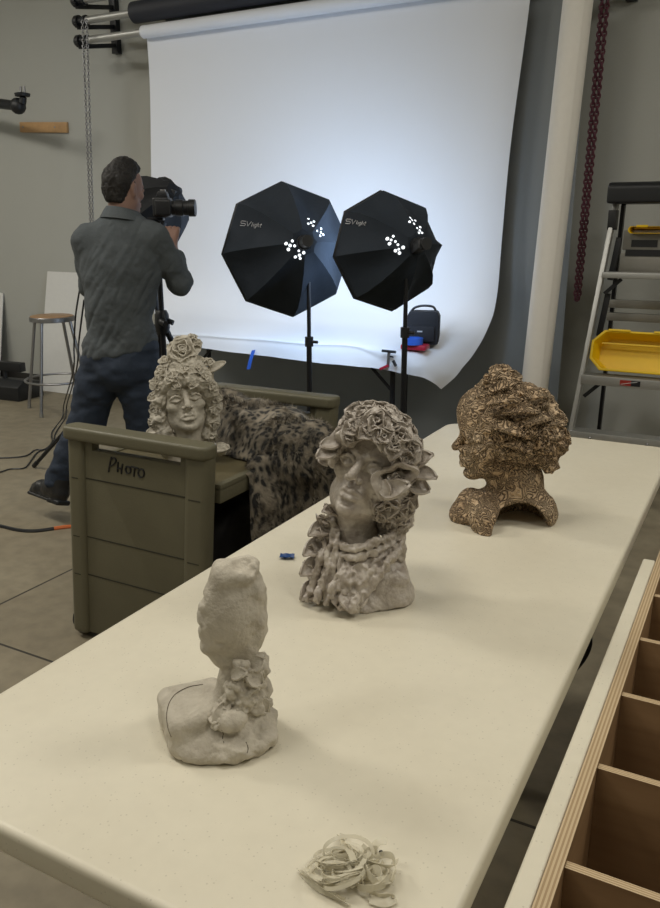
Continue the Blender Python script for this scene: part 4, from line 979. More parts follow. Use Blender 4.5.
# ------------------------------------------------------------------ local frames for the sculptures
class LF:
    def __init__(s, base):
        s.b = np.array(base, float); d = s.b[:2]; d = d/np.linalg.norm(d); s.w = np.array([d[0], d[1], 0]); s.r = np.array([d[1], -d[0], 0]); s.rot = math.atan2(-d[0], d[1]); s.D = (s.b-CAM)@s.w
    def pt(s, px, py, y=0.0):
        d = ray(px, py); q = CAM+d*((s.D+y)/(d@s.w))-s.b; return np.array([q@s.r, y, q[2]])
def headpose(chin, R, sc): return np.array(chin, float)-R@np.array([0, -.08, .012])*sc
def blossoms(t, frame, m, spots, rng, layers, th, nvar=3, ruf=.22, name='blossom', r0=1.0):
    """spots: (px, py, depth, radius, normal); a few shapes, copied"""
    ms = [flower(np.random.RandomState(rng.randint(9999)), .02, layers, th*.02, ruf).build(name+'_shape', m, None, None, smooth=True, angle=1.3) for _ in range(nvar)]
    first = set()
    for i, (px, py, y, r, nrm) in enumerate(spots):
        k = i % nvar
        if k in first: o = ms[k].copy(); COL.objects.link(o)
        else: o = ms[k]; first.add(k)
        o.name = name; o.parent = t; Rm = frame_to(nrm, rng.uniform(0, 6)); p = frame.pt(px, py, y)
        sc = r/.02*rng.uniform(.9, 1.1); Mx = Matrix([list(Rm[j]*sc)+[float(p[j])] for j in range(3)]+[[0, 0, 0, 1]])
        o.matrix_local = Mx
    for k in range(nvar):
        if k not in first: bpy.data.objects.remove(ms[k])
BL = [(4, 1.05, 1.05, .62, .45, .35, .06), (4, .6, .9, .52, .6, .2, .04), (3, .2, .6, .38, .7, 0, .02)]
ROSE = [(5, 1.15, .62, .50, .35, .35, .38), (5, .8, .60, .46, .55, .28, .28), (4, .45, .56, .40, .75, .15, .20), (4, .2, .50, .30, .8, .0, .12), (3, .05, .44, .2, .9, 0, .05)]
def leaf(t, frame, m, a, b, w, th=.004, up=(0, -.5, 1), bend=.12, name='leaf'):
    a = np.array(a); b = np.array(b); d = b-a; Ln = np.linalg.norm(d); d /= Ln; up = np.array(up, float); up -= d*(up@d); up /= np.linalg.norm(up); sd = np.cross(d, up)
    g = np.array([[a+d*Ln*v+sd*u*w*math.sin(PI*min(1, .12+.86*v))**.8+up*(bend*Ln*math.sin(PI*v)+.35*w*u*u) for v in np.linspace(0, 1, 9)] for u in np.linspace(-1, 1, 7)])
    return MB().sheet(g, th).build(name, m, t, None, smooth=True, angle=1.3)
# ------------------------------------------------------------------ sculpted head on the cart
rng = np.random.RandomState(11)
FA = LF(PZ(187, 463, SHZ)+np.array([0, 0, .0])); a_ = FA.pt
tA = thing('sculpture', 'pale clay head with a rose on top standing on the cart', 'sculpture', FA.b, FA.rot)
R = roty(-.09) @ rotz(.13) @ rotx(-.27); chin = a_(190.5, 427, -.065); sc = 1.04; t_ = headpose(chin, R, sc)
S = SDF((-.14, -.14, -.004), (.14, .15, .46), .0024); face(S, R, t_, sc, neck=False, ears=False)
S.frame().cap(a_(189, 425, .02), a_(187, 455, .02), .046, .052, .03).cap(a_(187, 455, .02), a_(187, 463, .02), .06, .066, .03)
S.cut((0, 0, -1), (0, 0, .0005))
sculpt('head', S, M['clayA'], tA, lambda V: .0006*fbm(V, 60, 3, 2), flat=.0006)
S = SDF((-.16, -.14, -.004), (.18, .16, .46), .003)
def lumps(S, fr, L_, k=.02):
    for px, py, y, r in L_: S.ell(fr.pt(px, py, y), r, k)
lumps(S, FA, [(178, 372, .0, .045), (190, 368, .0, .05), (202, 378, .0, .04), (165, 385, .0, .035), (160, 400, .0, .03), (209, 392, .0, .033), (213, 405, .02, .03), (159, 418, .0, .03), (163, 432, .0, .030), (170, 442, .01, .032), (212, 420, .02, .03), (208, 434, .02, .03),
    (187, 385, .06, .07), (187, 410, .075, .065), (187, 435, .07, .06), (175, 380, -.03, .026), (189, 378, -.045, .024), (200, 383, -.03, .024), (183, 362, .0, .035), (207, 445, .02, .025), (218, 450, .0, .02), (224, 449, -.01, .016), (170, 452, .03, .03), (187, 455, .06, .06)])
S.cut((0, 0, -1), (0, 0, .0005))
def hd(V): return .0075*np.abs(fbm(V, 48, 3, 4))*1.6+.004*fbm(V, 110, 2, 6)-.002
sculpt('hair', S, M['clayA'], tA, hd, flat=.0006)
fl = flower(np.random.RandomState(3), .060, ROSE, .0035, .10); o = fl.build('rose', M['clayA'], tA, None, smooth=True, angle=1.3)
Rm = frame_to((-.12, -.86, .5)); p = a_(183.5, 351, -.005); o.matrix_local = Matrix([list(Rm[j])+[float(p[j])] for j in range(3)]+[[0, 0, 0, 1]])
sp_ = []
for px, py, y, r in [(162, 372, -.02, .024), (157, 384, -.01, .024), (166, 362, -.01, .024), (172, 378, -.045, .024), (154, 398, .0, .024), (157, 411, -.005, .026), (155, 424, .0, .024), (163, 437, -.01, .024), (171, 446, -.02, .022), (186, 371, -.045, .026), (198, 369, -.04, .022), (205, 377, -.04, .024), (211, 387, -.02, .024),
    (216, 398, .0, .022), (214, 410, -.005, .022), (214, 424, -.0, .022), (210, 437, -.005, .022), (200, 361, -.01, .020), (192, 384, -.056, .018), (177, 386, -.052, .018), (160, 446, .01, .022), (205, 447, -.01, .02), (209, 364, .0, .02), (197, 344, .0, .020), (193, 338, .005, .018)]:
    p = a_(px, py, y); n_ = p-a_(187, 405, .06); n_[1] -= .06; sp_.append((px, py, y, r, n_))
blossoms(tA, FA, M['clayA'], sp_, rng, BL, .12)
leaf(tA, FA, M['clayA'], a_(210, 371, -.01), a_(226, 362, -.02), .014, up=(0, -.8, .5))
leaf(tA, FA, M['clayA'], a_(213, 450, .0), a_(230, 449, -.02), .022, up=(0, -.6, .8))
leaf(tA, FA, M['clayA'], a_(160, 388, -.01), a_(149, 381, -.02), .012, up=(0, -.8, .5))
leaf(tA, FA, M['clayA'], a_(158, 430, .0), a_(146, 434, -.01), .014, up=(0, -.7, .6))
# ------------------------------------------------------------------ spotted fur coat heaped over the cart
fo = PZ(262, 470, SHZ); cf = thing('fur_coat', 'spotted fur coat heaped on the cart and hanging over its side', 'coat', (-1.55, 2.4, SHZ))
FO = np.array([-1.55, 2.4, SHZ]); fp = lambda px, py, Y: PY(px, py, Y)-FO
S = SDF((-.50, -.42, -.60), (.60, .34, .36), .007)
zz = np.array([0, 0, 1])
S.line([fp(222, 411, 2.50), fp(250, 424, 2.48), fp(285, 436, 2.42), fp(312, 452, 2.34)], [.085, .095, .10, .085], .05)
S.line([fp(232, 430, 2.42), fp(262, 445, 2.36), fp(290, 455, 2.28)], [.10, .11, .10], .06)
S.line([fp(278, 450, 2.30), fp(272, 490, 2.26), fp(270, 535, 2.25), fp(268, 580, 2.25)], [.085, .085, .085, .07], .05).line([fp(262, 466, 2.16), fp(258, 500, 2.14), fp(256, 535, 2.13), fp(256, 575, 2.13)], [.04, .052, .052, .04], .04)
S.line([fp(308, 450, 2.34), fp(310, 490, 2.36), fp(308, 540, 2.38)], [.085, .09, .08], .05)
S.line([fp(149, 428, 2.36), fp(165, 424, 2.42), fp(190, 425, 2.50), fp(225, 424, 2.52)], [.05, .06, .07, .075], .04)
S.line([fp(215, 445, 2.33), fp(235, 455, 2.28), fp(255, 468, 2.22)], [.03, .035, .04], .04)
S.box((CX0/2+CX1/2-FO[0], 0, -.30), (CX1-CX0+.012, 1.2, .60), .0, .006, sub=True)
S.cut((-1.0, 0, 0), (-.455, 0, 0))
def fd(V): return .016*vnoise(V*np.array([1.3, 1.3, .7])+.25*V[:, [1, 2, 0]], 11, 3)+.008*fbm(V, 22, 2, 5)
V, Q = S.mesh(); V = smoothmesh(V, Q, 2); Nn = normals(V, Q); V = V+Nn*fd(V)[:, None]; V[:, 2] = np.where((V[:, 0] < CX1-FO[0]) & (V[:, 2] < .012), np.maximum(V[:, 2], .006), V[:, 2])
pelt = link('pelt', fastmesh('pelt', V, Q), M['fur'], cf, smooth=True)
rs = np.random.RandomState(5); Nn = normals(V, Q); qi = rs.randint(0, len(Q), 60000); uv = rs.rand(60000, 2)
A_ = V[Q[qi, 0]]*(1-uv[:, :1])*(1-uv[:, 1:])+V[Q[qi, 1]]*uv[:, :1]*(1-uv[:, 1:])+V[Q[qi, 2]]*uv[:, :1]*uv[:, 1:]+V[Q[qi, 3]]*(1-uv[:, :1])*uv[:, 1:]
Nq = Nn[Q[qi, 0]]; keep = A_[:, 2] > -.57; A_ = A_[keep]; Nq = Nq[keep]; n_ = len(A_)
dr = Nq*.55+np.array([.25, -.1, -.55])+.9*np.stack([vnoise(A_, 14, k) for k in (1, 2, 3)], 1)+rs.normal(0, .18, (n_, 3)); dr /= np.linalg.norm(dr, axis=1)[:, None]
sd_ = np.cross(dr, Nq); sd_ /= np.linalg.norm(sd_, axis=1)[:, None]+1e-9; ln_ = rs.uniform(.012, .024, (n_, 1)); wdt = .0011
V3 = np.concatenate([A_-sd_*wdt, A_+sd_*wdt, A_+dr*ln_+Nq*.002]); T3 = np.stack([np.arange(n_), np.arange(n_)+n_, np.arange(n_)+2*n_], 1)
V3[:, 2] = np.where((V3[:, 0] < CX1-FO[0]), np.maximum(V3[:, 2], .004), V3[:, 2])
o = link('fur', fastmesh('fur', V3, T3), M['fur'], cf); o['kind'] = 'stuff'
S = SDF((-.36, -.42, -.004), (.36, .42, .50), .008)
for x, y, z, r in ((-.12, -.2, .16, .17), (.08, -.22, .17, .16), (-.08, .05, .20, .19), (.10, .08, .18, .17), (0, .22, .15, .15), (.13, -.08, .24, .13), (.10, .16, .28, .12), (-.02, -.05, .30, .12)): S.ell((x, y, z), (r, r, r*.95), .04)
S.cut((1, 0, 0), (.215, 0, 0)).cut((-1, 0, 0), (-.235, 0, 0)).cut((0, -1, 0), (0, -.33, 0)).cut((0, 1, 0), (0, .33, 0)).cut((0, 0, -1), (0, 0, .002)).cut((0, 0, 1), (0, 0, .42))
cl = sculpt('black_cloth', S, M['lining'], None, lambda V: .006*fbm(V, 14, 3, 4)-.006, sm=2, flat=.001)
tag(cl, 'black cloth bundled on the lower shelf of the olive cart', 'cloth'); cl.location = (-1.765, 2.30, .145)
# ------------------------------------------------------------------ the white folding table
TX0, TX1, TY0, TY1, TZ = -.976, -.2023, .520, 2.757, .74
to = ((TX0+TX1)/2, (TY0+TY1)/2, 0)
tb = thing('folding_table', 'long speckled white folding table carrying the sculptures', 'table', to)
MB().prism(rrect(TX0, TX1, TY0, TY1, .055), 2, TZ-.042, TZ).build('tabletop', M['table'], tb, to, bevel=.011, seg=4)
for yy, s in ((.80, 1), (1.80, -1)):
    for x, e in ((TX0+.07, 1), (TX1-.07, -1)):
        P = catmull([(x+e*.22, yy, TZ-.062), (x+e*.10, yy, TZ-.09), (x+e*.010, yy, TZ-.22), (x+e*.010, yy, TZ-.30), (x+e*.09, yy, TZ-.42), (x+e*.15, yy, .2), (x+e*.15, yy, .014)], 6)
        lg = MB().tube(P, .0155, 10).build('leg', M['blackmetal'], tb, to, smooth=True)
        MB().bar((x+e*.15, yy, .03), (x+e*.15, yy, 0), .019).build('foot_cap', M['black'], lg, to, smooth=True)
    MB().bar((TX0+.22, yy, .16), (TX1-.22, yy, .16), .011).build('crossbar', M['blackmetal'], tb, to, smooth=True)
    MB().bar((TX0+.2, yy, TZ-.06), (TX1-.2, yy, TZ-.06), .0145).build('hinge_bar', M['blackmetal'], tb, to, smooth=True)
    xm = (TX0+TX1)/2; MB().beam((xm, yy, .16), (xm, yy+s*.42, TZ-.05), .016, .016).build('brace', M['blackmetal'], tb, to)
# ------------------------------------------------------------------ plywood rack with open compartments
RX0, RX1, RY0, RY1, RZ0, RZ1 = -.136, .48, .17, 2.36, .10, .74
ro_ = ((RX0+RX1)/2, (RY0+RY1)/2, 0); rk = thing('plywood_rack', 'plywood rack of open-topped compartments along the right edge', 'rack', ro_)
def boardp(name, x0, x1, y0, y1, z0, z1, m, bev=.0012):
    c_ = np.array([(x0+x1)/2, (y0+y1)/2, (z0+z1)/2]); o = MB().box((0, 0, 0), (x1-x0, y1-y0, z1-z0)).build(name, m, rk, None, bevel=bev); o.location = Vector([float(q) for q in c_-np.array(ro_)]); return o
boardp('side_panel', RX0, RX0+.018, RY0, RY1, RZ0, RZ1, M['plyx']); boardp('side_panel', RX1-.018, RX1, RY0, RY1, RZ0, RZ1, M['plyx'])
yd = [.785+.1975*k for k in range(-3, 8)]
for y in yd: boardp('divider', RX0+.018, RX1-.018, y, y+.012, RZ0, RZ1-.004, M['plyy'])
boardp('end_panel', RX0+.018, RX1-.018, RY1-.018, RY1, RZ0, RZ1, M['plyy'])
boardp('bottom_panel', RX0+.018, RX1-.018, RY0, RY1-.018, RZ0, RZ0+.012, M['plyy'])
for x in (RX0+.06, RX1-.06):
    for y in (RY0+.08, RY1-.08):
        k = MB().bar((x-.012, y, .045), (x+.012, y, .045), .045, 18).build('caster', M['black'], rk, ro_, smooth=True, angle=.6)
        MB().bx(x-.03, x+.03, y-.03, y+.03, .088, .1).bx(x-.019, x-.014, y-.015, y+.015, .04, .09).bx(x+.014, x+.019, y-.015, y+.015, .04, .09).build('caster_fork', M['steel'], k, ro_)
so = (-.149, .96, 0)
t = tag(MB().bx(-.1625, -.1365, .17, 1.757, 0, .739).build('laminate_panel', M['strip'], None, so, bevel=.005, seg=3), 'narrow speckled white panel standing on edge against the plywood rack', 'panel'); t.location = so
# ------------------------------------------------------------------ glazed grey bust in the middle of the table
rng = np.random.RandomState(21)
FB = LF(np.array([-.632, 1.295, TZ])); b_ = FB.pt
tB = thing('sculpture', 'glazed grey clay bust with flower wreath and scarf, face tilted up, mid-table', 'sculpture', FB.b, FB.rot)
R = roty(.24) @ rotz(-.46) @ rotx(-.30); chin = b_(345, 509, -.062); sc = .92; t_ = headpose(chin, R, sc)
S = SDF((-.15, -.14, -.004), (.17, .14, .44), .0022); face(S, R, t_, sc, neck=False, ears=False)
S.frame().cap(b_(354, 500, .01), b_(352, 552, .015), .042, .050, .03)
S.line([b_(352, 550, .02), b_(358, 585, .01)], [.055, .07], .03).ell(b_(378, 592, -.01), (.064, .058, .034), .03).ell(b_(385, 572, .0), (.044, .05, .045), .03).ell(b_(395, 596, -.02), (.036, .04, .024), .02)
S.ell(b_(398, 578, -.035), (.02, .014, .012), .015).ell(b_(360, 603, -.03), (.06, .05, .022), .02)
S.cut((0, 0, -1), (0, 0, .0005))
def bd_(V): return np.where(V[:, 2] < .15, .0065*fbm(V, 34, 4, 2), .0005*fbm(V, 70, 2, 2))
sculpt('bust', S, M['clayB'], tB, bd_, flat=.0006)
S = SDF((-.17, -.16, -.004), (.19, .16, .45), .0026)
lumps(S, FB, [(341, 444, .0, .016), (349, 434, .0, .020), (360, 427, .0, .024), (375, 426, .0, .024), (388, 432, .0, .024), (399, 441, .0, .025), (406, 454, .01, .024), (400, 455, -.01, .040), (395, 475, -.005, .038), (392, 492, -.005, .034), (398, 508, .0, .028), (390, 525, .01, .026), (401, 520, .01, .022),
    (366, 445, .06, .066), (378, 470, .055, .062), (375, 505, .05, .045), (330, 448, -.01, .016), (322, 455, -.01, .011), (372, 429, -.030, .020), (386, 436, -.036, .022), (397, 446, -.042, .022), (356, 430, -.026, .018), (346, 438, -.026, .015), (337, 460, .02, .018), (416, 470, .01, .018), (388, 508, -.02, .018)])
def hd2(V): return .011*np.abs(fbm(V, 44, 3, 14))+.004*fbm(V, 120, 2, 6)-.002
sculpt('hair', S, M['clayB'], tB, hd2)
sp_ = []
for px, py, y, r in [(333, 449, -.02, .017), (325, 455, -.02, .017), (339, 441, -.02, .019), (345, 433, -.025, .020), (351, 425, -.02, .022), (358, 416, -.01, .024), (368, 411, -.01, .021), (379, 412, -.005, .025), (389, 417, -.005, .021), (398, 425, .0, .024), (406, 434, .0, .024), (413, 446, .0, .022), (418, 458, .0, .018),
    (356, 427, -.045, .022), (366, 422, -.045, .020), (376, 424, -.055, .027), (388, 428, -.05, .022), (398, 437, -.06, .028), (409, 449, -.05, .024), (370, 431, -.065, .018), (384, 437, -.072, .020), (350, 436, -.045, .017), (362, 414, -.03, .018), (372, 416, -.03, .019), (384, 418, -.03, .020), (393, 446, -.075, .022), (404, 458, -.06, .020),
    (404, 505, -.02, .026), (395, 513, -.03, .024), (386, 504, -.045, .026), (408, 493, -.01, .022), (390, 522, -.02, .020), (400, 526, -.01, .018), (380, 514, -.045, .017), (413, 480, -.01, .024), (396, 481, -.065, .016), (331, 508, -.015, .016), (326, 520, -.02, .018), (321, 534, -.02, .017), (315, 549, -.02, .017), (310, 566, -.02, .015)]:
    p = b_(px, py, y); n_ = p-b_(370, 465, .05); n_[1] -= .05; sp_.append((px, py, y, r, n_))
BLB = [(4, 1.1, 1.10, .78, .5, .45, .05), (4, .6, .95, .62, .65, .2, .04), (2, .2, .6, .4, .8, .1, .02)]
blossoms(tB, FB, M['clayB'], sp_, rng, BLB, .085, nvar=6, ruf=.20)
# the large rolled bloom at the cheek, a curled lip of clay open to the front
c_ = b_(398, 476, -.065); aa = np.linspace(-.9, 4.9, 34); g = []; rb_ = np.random.RandomState(4)
for k, v in enumerate(np.linspace(-1, 1, 9)):
    row = []
    for a in aa:
        rr = (.019+.0045*math.sin(2.3*a+.6)+.003*math.sin(5*a)+.013*max(0, -v)**1.6)*(1+.10*(a-2))
        row.append(c_+np.array([rr*math.cos(a)*1.2, v*.022-.005*math.sin(2.2*a)-.010*max(0, -v)**2*-1, rr*1.12*math.sin(a)+.006*math.cos(a)+.004*v]))
    g.append(row)
MB().sheet(np.array(g), .006).build('rolled_bloom', M['clayB'], tB, None, smooth=True, angle=1.3)
leaf(tB, FB, M['clayB'], b_(382, 494, -.07), b_(411, 484, -.085), .017, th=.005, up=(0, -.8, .5)); leaf(tB, FB, M['clayB'], b_(383, 480, -.07), b_(390, 500, -.085), .012, up=(-.3, -.8, .2))
leaf(tB, FB, M['clayB'], b_(412, 466, .0), b_(434, 455, -.02), .018, up=(0, -.7, .7)); leaf(tB, FB, M['clayB'], b_(412, 474, -.01), b_(437, 479, -.03), .017, up=(0, -.6, .8))
leaf(tB, FB, M['clayB'], b_(408, 486, -.02), b_(429, 492, -.02), .02, up=(0, -.6, .8)); leaf(tB, FB, M['clayB'], b_(336, 452, -.03), b_(316, 458, -.04), .015, up=(0, -.7, .7)); leaf(tB, FB, M['clayB'], b_(340, 444, -.03), b_(320, 446, -.03), .014, up=(0, -.7, .7))
# scarf: folds round the neck, streamers at the left, a pleated fall in front
S = SDF((-.17, -.17, -.004), (.17, .12, .26), .0024)
def fold(P, r, k=.008): S.line([tuple(q) for q in catmull(np.array(P), 5)], r, k)
for py, sag, r in ((547, 551, .006), (553, 560, .0065), (559, 569, .007), (565, 577, .006)):
    fold([b_(334, py-12, .03), b_(337, py-6, -.02), b_(346, sag-4, -.06), b_(358, sag-3, -.068), b_(374, sag-8, -.062), b_(390, py-10, -.035), b_(398, py-16, .01)], r, .003)
for dx, y0_, y1_, dp, r in ((0, 518, 598, .0, .009), (-5, 526, 600, -.012, .008), (6, 522, 596, -.018, .008), (12, 530, 602, -.03, .008), (-9, 540, 597, .01, .009), (19, 548, 600, -.04, .007), (3, 550, 601, -.035, .008)):
    fold([b_(331+dx*.5, y0_, .0+dp), b_(326+dx*.8, y0_*.65+y1_*.35, -.025+dp), b_(319+dx*.95, y0_*.3+y1_*.7, -.03+dp), b_(313+dx*1.1, y1_, -.04+dp)], r*.8, .002)
for x0_, y0_, x1_, y1_, r in ((398, 550, 348, 609, .009), (390, 549, 341, 607, .008), (380, 551, 334, 603, .008), (368, 553, 331, 596, .007), (400, 545, 356, 609, .009), (356, 556, 329, 590, .007)):
    fold([b_(x0_, y0_, -.03), b_(x0_*.68+x1_*.32, y0_*.68+y1_*.32+1, -.072), b_(x0_*.35+x1_*.65, y0_*.35+y1_*.65, -.084), b_(x1_, y1_, -.092)], r*.8, .002)
S.ell(b_(354, 576, -.055), (.03, .034, .026), .01).ell(b_(340, 574, -.02), (.026, .035, .045), .01).ell(b_(325, 580, -.01), (.022, .03, .045), .01).ell(b_(352, 566, -.03), (.03, .034, .018), .01)
for px, py, dp in ((395, 515, .0), (399, 525, .01), (396, 538, .005), (400, 545, .0)): fold([b_(px-4, py-14, dp), b_(px, py, dp-.012), b_(px-1, py+12, dp-.01)], .010, .004)
fold([b_(357, 598, -.09), b_(353, 604, -.096), b_(350, 609, -.098)], .008, .004)
S.cut((0, 0, -1), (0, 0, .0005))
def sd2(V): return .0065*(.5-np.abs(vnoise(V*np.array([1.3, 1.3, .7]), 75, 3))*1.6)+.0035*fbm(V, 100, 3, 7)
sculpt('scarf', S, M['clayB'], tB, sd2, flat=.0006)
for (pa, pb_, w) in ((b_(326, 545, .0), b_(303, 556, -.04), .020), (b_(330, 528, .0), b_(308, 536, -.04), .018), (b_(326, 562, -.01), b_(300, 576, -.04), .020), (b_(322, 585, -.02), b_(301, 600, -.05), .020), (b_(335, 515, .0), b_(322, 512, -.04), .014), (b_(345, 596, -.07), b_(340, 610, -.085), .018), (b_(358, 590, -.07), b_(360, 609, -.10), .018), (b_(350, 590, -.08), b_(349, 611, -.105), .020), (b_(400, 520, .0), b_(409, 505, -.02), .016)): leaf(tB, FB, M['clayB'], pa, pb_, w, up=(0, -.7, .7), name='scarf_ruffle')
# ------------------------------------------------------------------ incised brown bust at the far end
FC = LF(PZ(505, 519, TZ)); c_ = FC.pt
tC = thing('sculpture', 'brown clay bust in profile covered in wormlike incised lines, far end of table', 'sculpture', FC.b, FC.rot)
R = rotz(-1.38) @ rotx(.02); chin = c_(468.5, 473, .0); sc = 1.02; t_ = headpose(chin, R, sc)
S = SDF((-.16, -.17, -.004), (.17, .16, .43), .0026); face(S, R, t_, sc, neck=False, ears=False, soft=True)
S.frame().line([c_(508, 455, .02), c_(515, 480, .02), c_(516, 500, .02)], [.058, .060, .070], .03).ell(c_(492, 412, .02), (.085, .075, .07), .03)
S.ell(c_(506, 512, .02), (.126, .10, .058), .03).ell(c_(466, 513, -.02), (.040, .05, .026), .02).ell(c_(539, 508, .0), (.040, .06, .036), .02).line([c_(480, 505, -.05), c_(485, 520, -.085), c_(487, 535, -.105)], [.034, .032, .026], .02).cap(c_(470, 500, .0), c_(462, 517, -.03), .03, .024, .02)
S.ell(c_(520, 531, -.07), (.068, .14, .062), .012, sub=True)
S.cut((0, 0, -1), (0, 0, .0005))
def cd(V): return .0035*fbm(V, 40, 3, 2)*np.clip((V[:, 0]+.13)/.06, .25, 1)
sculpt('bust', S, M['clayC'], tC, cd, flat=.0006)
S = SDF((-.14, -.16, .08), (.19, .17, .44), .003)
lumps(S, FC, [(500, 381, .0, .028), (492, 385, .0, .022), (510, 384, .0, .026), (505, 376, .0, .018), (488, 400, .0, .04), (508, 398, .0, .045), (528, 396, .01, .032), (540, 403, .01, .034), (545, 418, .0, .036), (535, 432, -.01, .042), (515, 425, -.04, .04), (498, 420, -.055, .03), (485, 440, -.05, .028), (500, 445, -.05, .034), (520, 448, -.04, .036), (540, 450, -.01, .036), (548, 462, .0, .024), (553, 440, .0, .028), (560, 446, .0, .018), (556, 432, .0, .02), (525, 412, .06, .06), (525, 445, .06, .055), (488, 425, -.06, .02), (490, 455, -.045, .022)])
S.ell(c_(530, 408, -.06), (.022, .02, .010), .008, sub=True).ell(c_(508, 408, -.085), (.03, .02, .008), .008, sub=True).ell(c_(532, 438, -.065), (.014, .02, .014), .008, sub=True).ell(c_(545, 408, -.05), (.012, .02, .01), .008, sub=True)
def hd3(V): return .022*np.abs(fbm(V, 34, 3, 24))+.007*fbm(V, 90, 2, 6)-.004
sculpt('hair', S, M['clayC'], tC, hd3)
sp_ = []
for px, py, y, r in [(500, 374, .0, .028), (510, 380, .0, .026), (490, 382, -.01, .022), (545, 408, .0, .03), (536, 398, .0, .026), (540, 440, -.05, .03), (525, 430, -.07, .026), (553, 452, .0, .024), (505, 433, -.08, .024), (520, 400, -.06, .024), (555, 425, .0, .024)]:
    p = c_(px, py, y); n_ = p-c_(510, 425, .05); n_[1] -= .04; sp_.append((px, py, y, r, n_))
blossoms(tC, FC, M['clayC'], sp_, rng, BL, .16, ruf=.3)
leaf(tC, FC, M['clayC'], c_(548, 430, .0), c_(568, 446, -.01), .026, th=.008, up=(0, -.7, .7)); leaf(tC, FC, M['clayC'], c_(545, 415, .0), c_(566, 424, -.01), .022, th=.008, up=(0, -.7, .6)); leaf(tC, FC, M['clayC'], c_(548, 440, .0), c_(563, 453, -.01), .018, th=.008, up=(0, -.8, .5))
for pa, pb_, w in ((c_(486, 405, -.07), c_(520, 400, -.085), .012), (c_(500, 412, -.085), c_(540, 412, -.06), .014), (c_(492, 425, -.085), c_(525, 436, -.09), .014), (c_(515, 400, -.06), c_(548, 396, -.02), .014), (c_(520, 425, -.08), c_(552, 418, -.03), .014), (c_(496, 440, -.07), c_(530, 452, -.08), .012), (c_(490, 392, -.05), c_(512, 384, -.04), .012), (c_(535, 440, -.05), c_(560, 436, -.01), .014)): leaf(tC, FC, M['clayC'], pa, pb_, w, th=.007, up=(0, -.8, .6), bend=.2, name='hair_curl')
# ------------------------------------------------------------------ raw grey bust at the near end
FD = LF(PZ(213, 736, TZ)); d_ = FD.pt
FDI = lambda p: np.array([(p-FD.b)@FD.r, (p-FD.b)@FD.w, p[2]-FD.b[2]])
M['crack'] = plain('dark_crack', (.13, .11, .08, 1), .9)
tD = thing('sculpture', 'raw grey clay bust with hollow mask-like head on a slab base, nearest on table', 'sculpture', FD.b, FD.rot)
S = SDF((-.12, -.12, -.004), (.12, .11, .34), .002)
S.box(d_(196, 709, .01)+np.array([0, 0, -.010]), (.096, .102, .060), .015, .0, rot=rotz(.22)).ell(d_(236, 734, -.02), (.050, .052, .028), .02).ell(d_(255, 725, .0), (.03, .05, .03), .02).ell(d_(212, 745, -.035), (.05, .035, .018), .015)
S.line([d_(236, 715, .0), d_(240, 685, .005), d_(238, 650, .01)], [.036, .028, .024], .02).ell(d_(233, 720, -.045), (.021, .019, .017), .005)
# head: a hollow mask, profile to the left, with a broad smooth cheek and a scalloped back edge
S.box(d_(237, 613, .012), (.058, .050, .116), .022, .02, rot=roty(.05)).ell(d_(230, 617, -.008), (.034, .025, .052), .02)
for px, py, r in ((216, 590, .014), (210, 602, .013), (209, 625, .013), (212, 640, .014)): S.ell(d_(px, py, .0), (r, r*1.25, r), .014)
for px, py, r in ((201.5, 613, .0062), (203.5, 606, .0065), (202.5, 619, .0075), (203, 630.5, .0065), (204.5, 637, .0070), (207, 645, .0095)): S.ell(d_(px, py, .0), (r, r*1.6, r), .005)
S.ell(d_(197.5, 625.3, .0), (.0045, .02, .0026), .003, sub=True).ell(d_(197.5, 640.3, .0), (.004, .02, .003), .003, sub=True).ell(d_(200, 598, .0), (.006, .02, .006), .006, sub=True)
for px, py, r in ((254, 580, .011), (260, 592, .009), (256, 606, .012), (261, 617, .007), (257, 630, .013), (250, 643, .009), (243, 653, .011)): S.ell(d_(px, py, .01), (r, .024, r*1.25), .014)
S.line([d_(212, 648, .0), d_(222, 656, .0), d_(234, 655, .0)], [.010, .012, .012], .012)
S.ell(d_(238, 572, .004), (.027, .028, .018), .008).ell(d_(222, 575, .002), (.016, .026, .020), .012).ell(d_(246, 566, .006), (.018, .024, .012), .006)
S.ell(d_(243, 562, -.012), (.0175, .020, .0125), .003, sub=True).ell(d_(250, 568, -.018), (.010, .014, .009), .003, sub=True).ell(d_(234, 558, -.018), (.012, .014, .008), .004, sub=True).ell(d_(252, 570, -.02), (.008, .012, .008), .003, sub=True)
S.ell(d_(219, 647, -.034), (.008, .012, .0035), .005, sub=True).ell(d_(229, 655, -.04), (.013, .012, .006), .008, sub=True)
S.line([d_(226, 592, -.036), d_(238, 598, -.041), d_(247, 606, -.037)], .004, .006, sub=True)
S.cut((0, 0, -1), (0, 0, .0005))
P = catmull([d_(169, 724, -.045)+np.array([0, -.012, -.01]), d_(167, 712, -.045), d_(170, 702, -.03)+np.array([0, 0, .004]), d_(181, 691, .0)+np.array([0, 0, .002]), d_(200, 684, .02)], 6); S.line([tuple(q) for q in P], .0030, .002, sub=True)
P = catmull([d_(222, 728, -.062), d_(224, 735, -.066), d_(222, 742, -.07)], 4); S.line([tuple(q) for q in P], .0026, .002, sub=True)
def dd(V):
    rough = np.clip((.062-V[:, 2])/.03, 0, 1)*np.clip((V[:, 0]+.03)/.04, .4, 1)+.5*np.clip((V[:, 2]-.255)/.02, 0, 1)+.7*np.clip((V[:, 0]-.045)/.015, 0, 1); return .0065*rough*fbm(V, 60, 3, 4)+.0009*fbm(V, 80, 3, 9)
bdD = sculpt('bust', S, M['clayD'], tD, dd, flat=.0006)
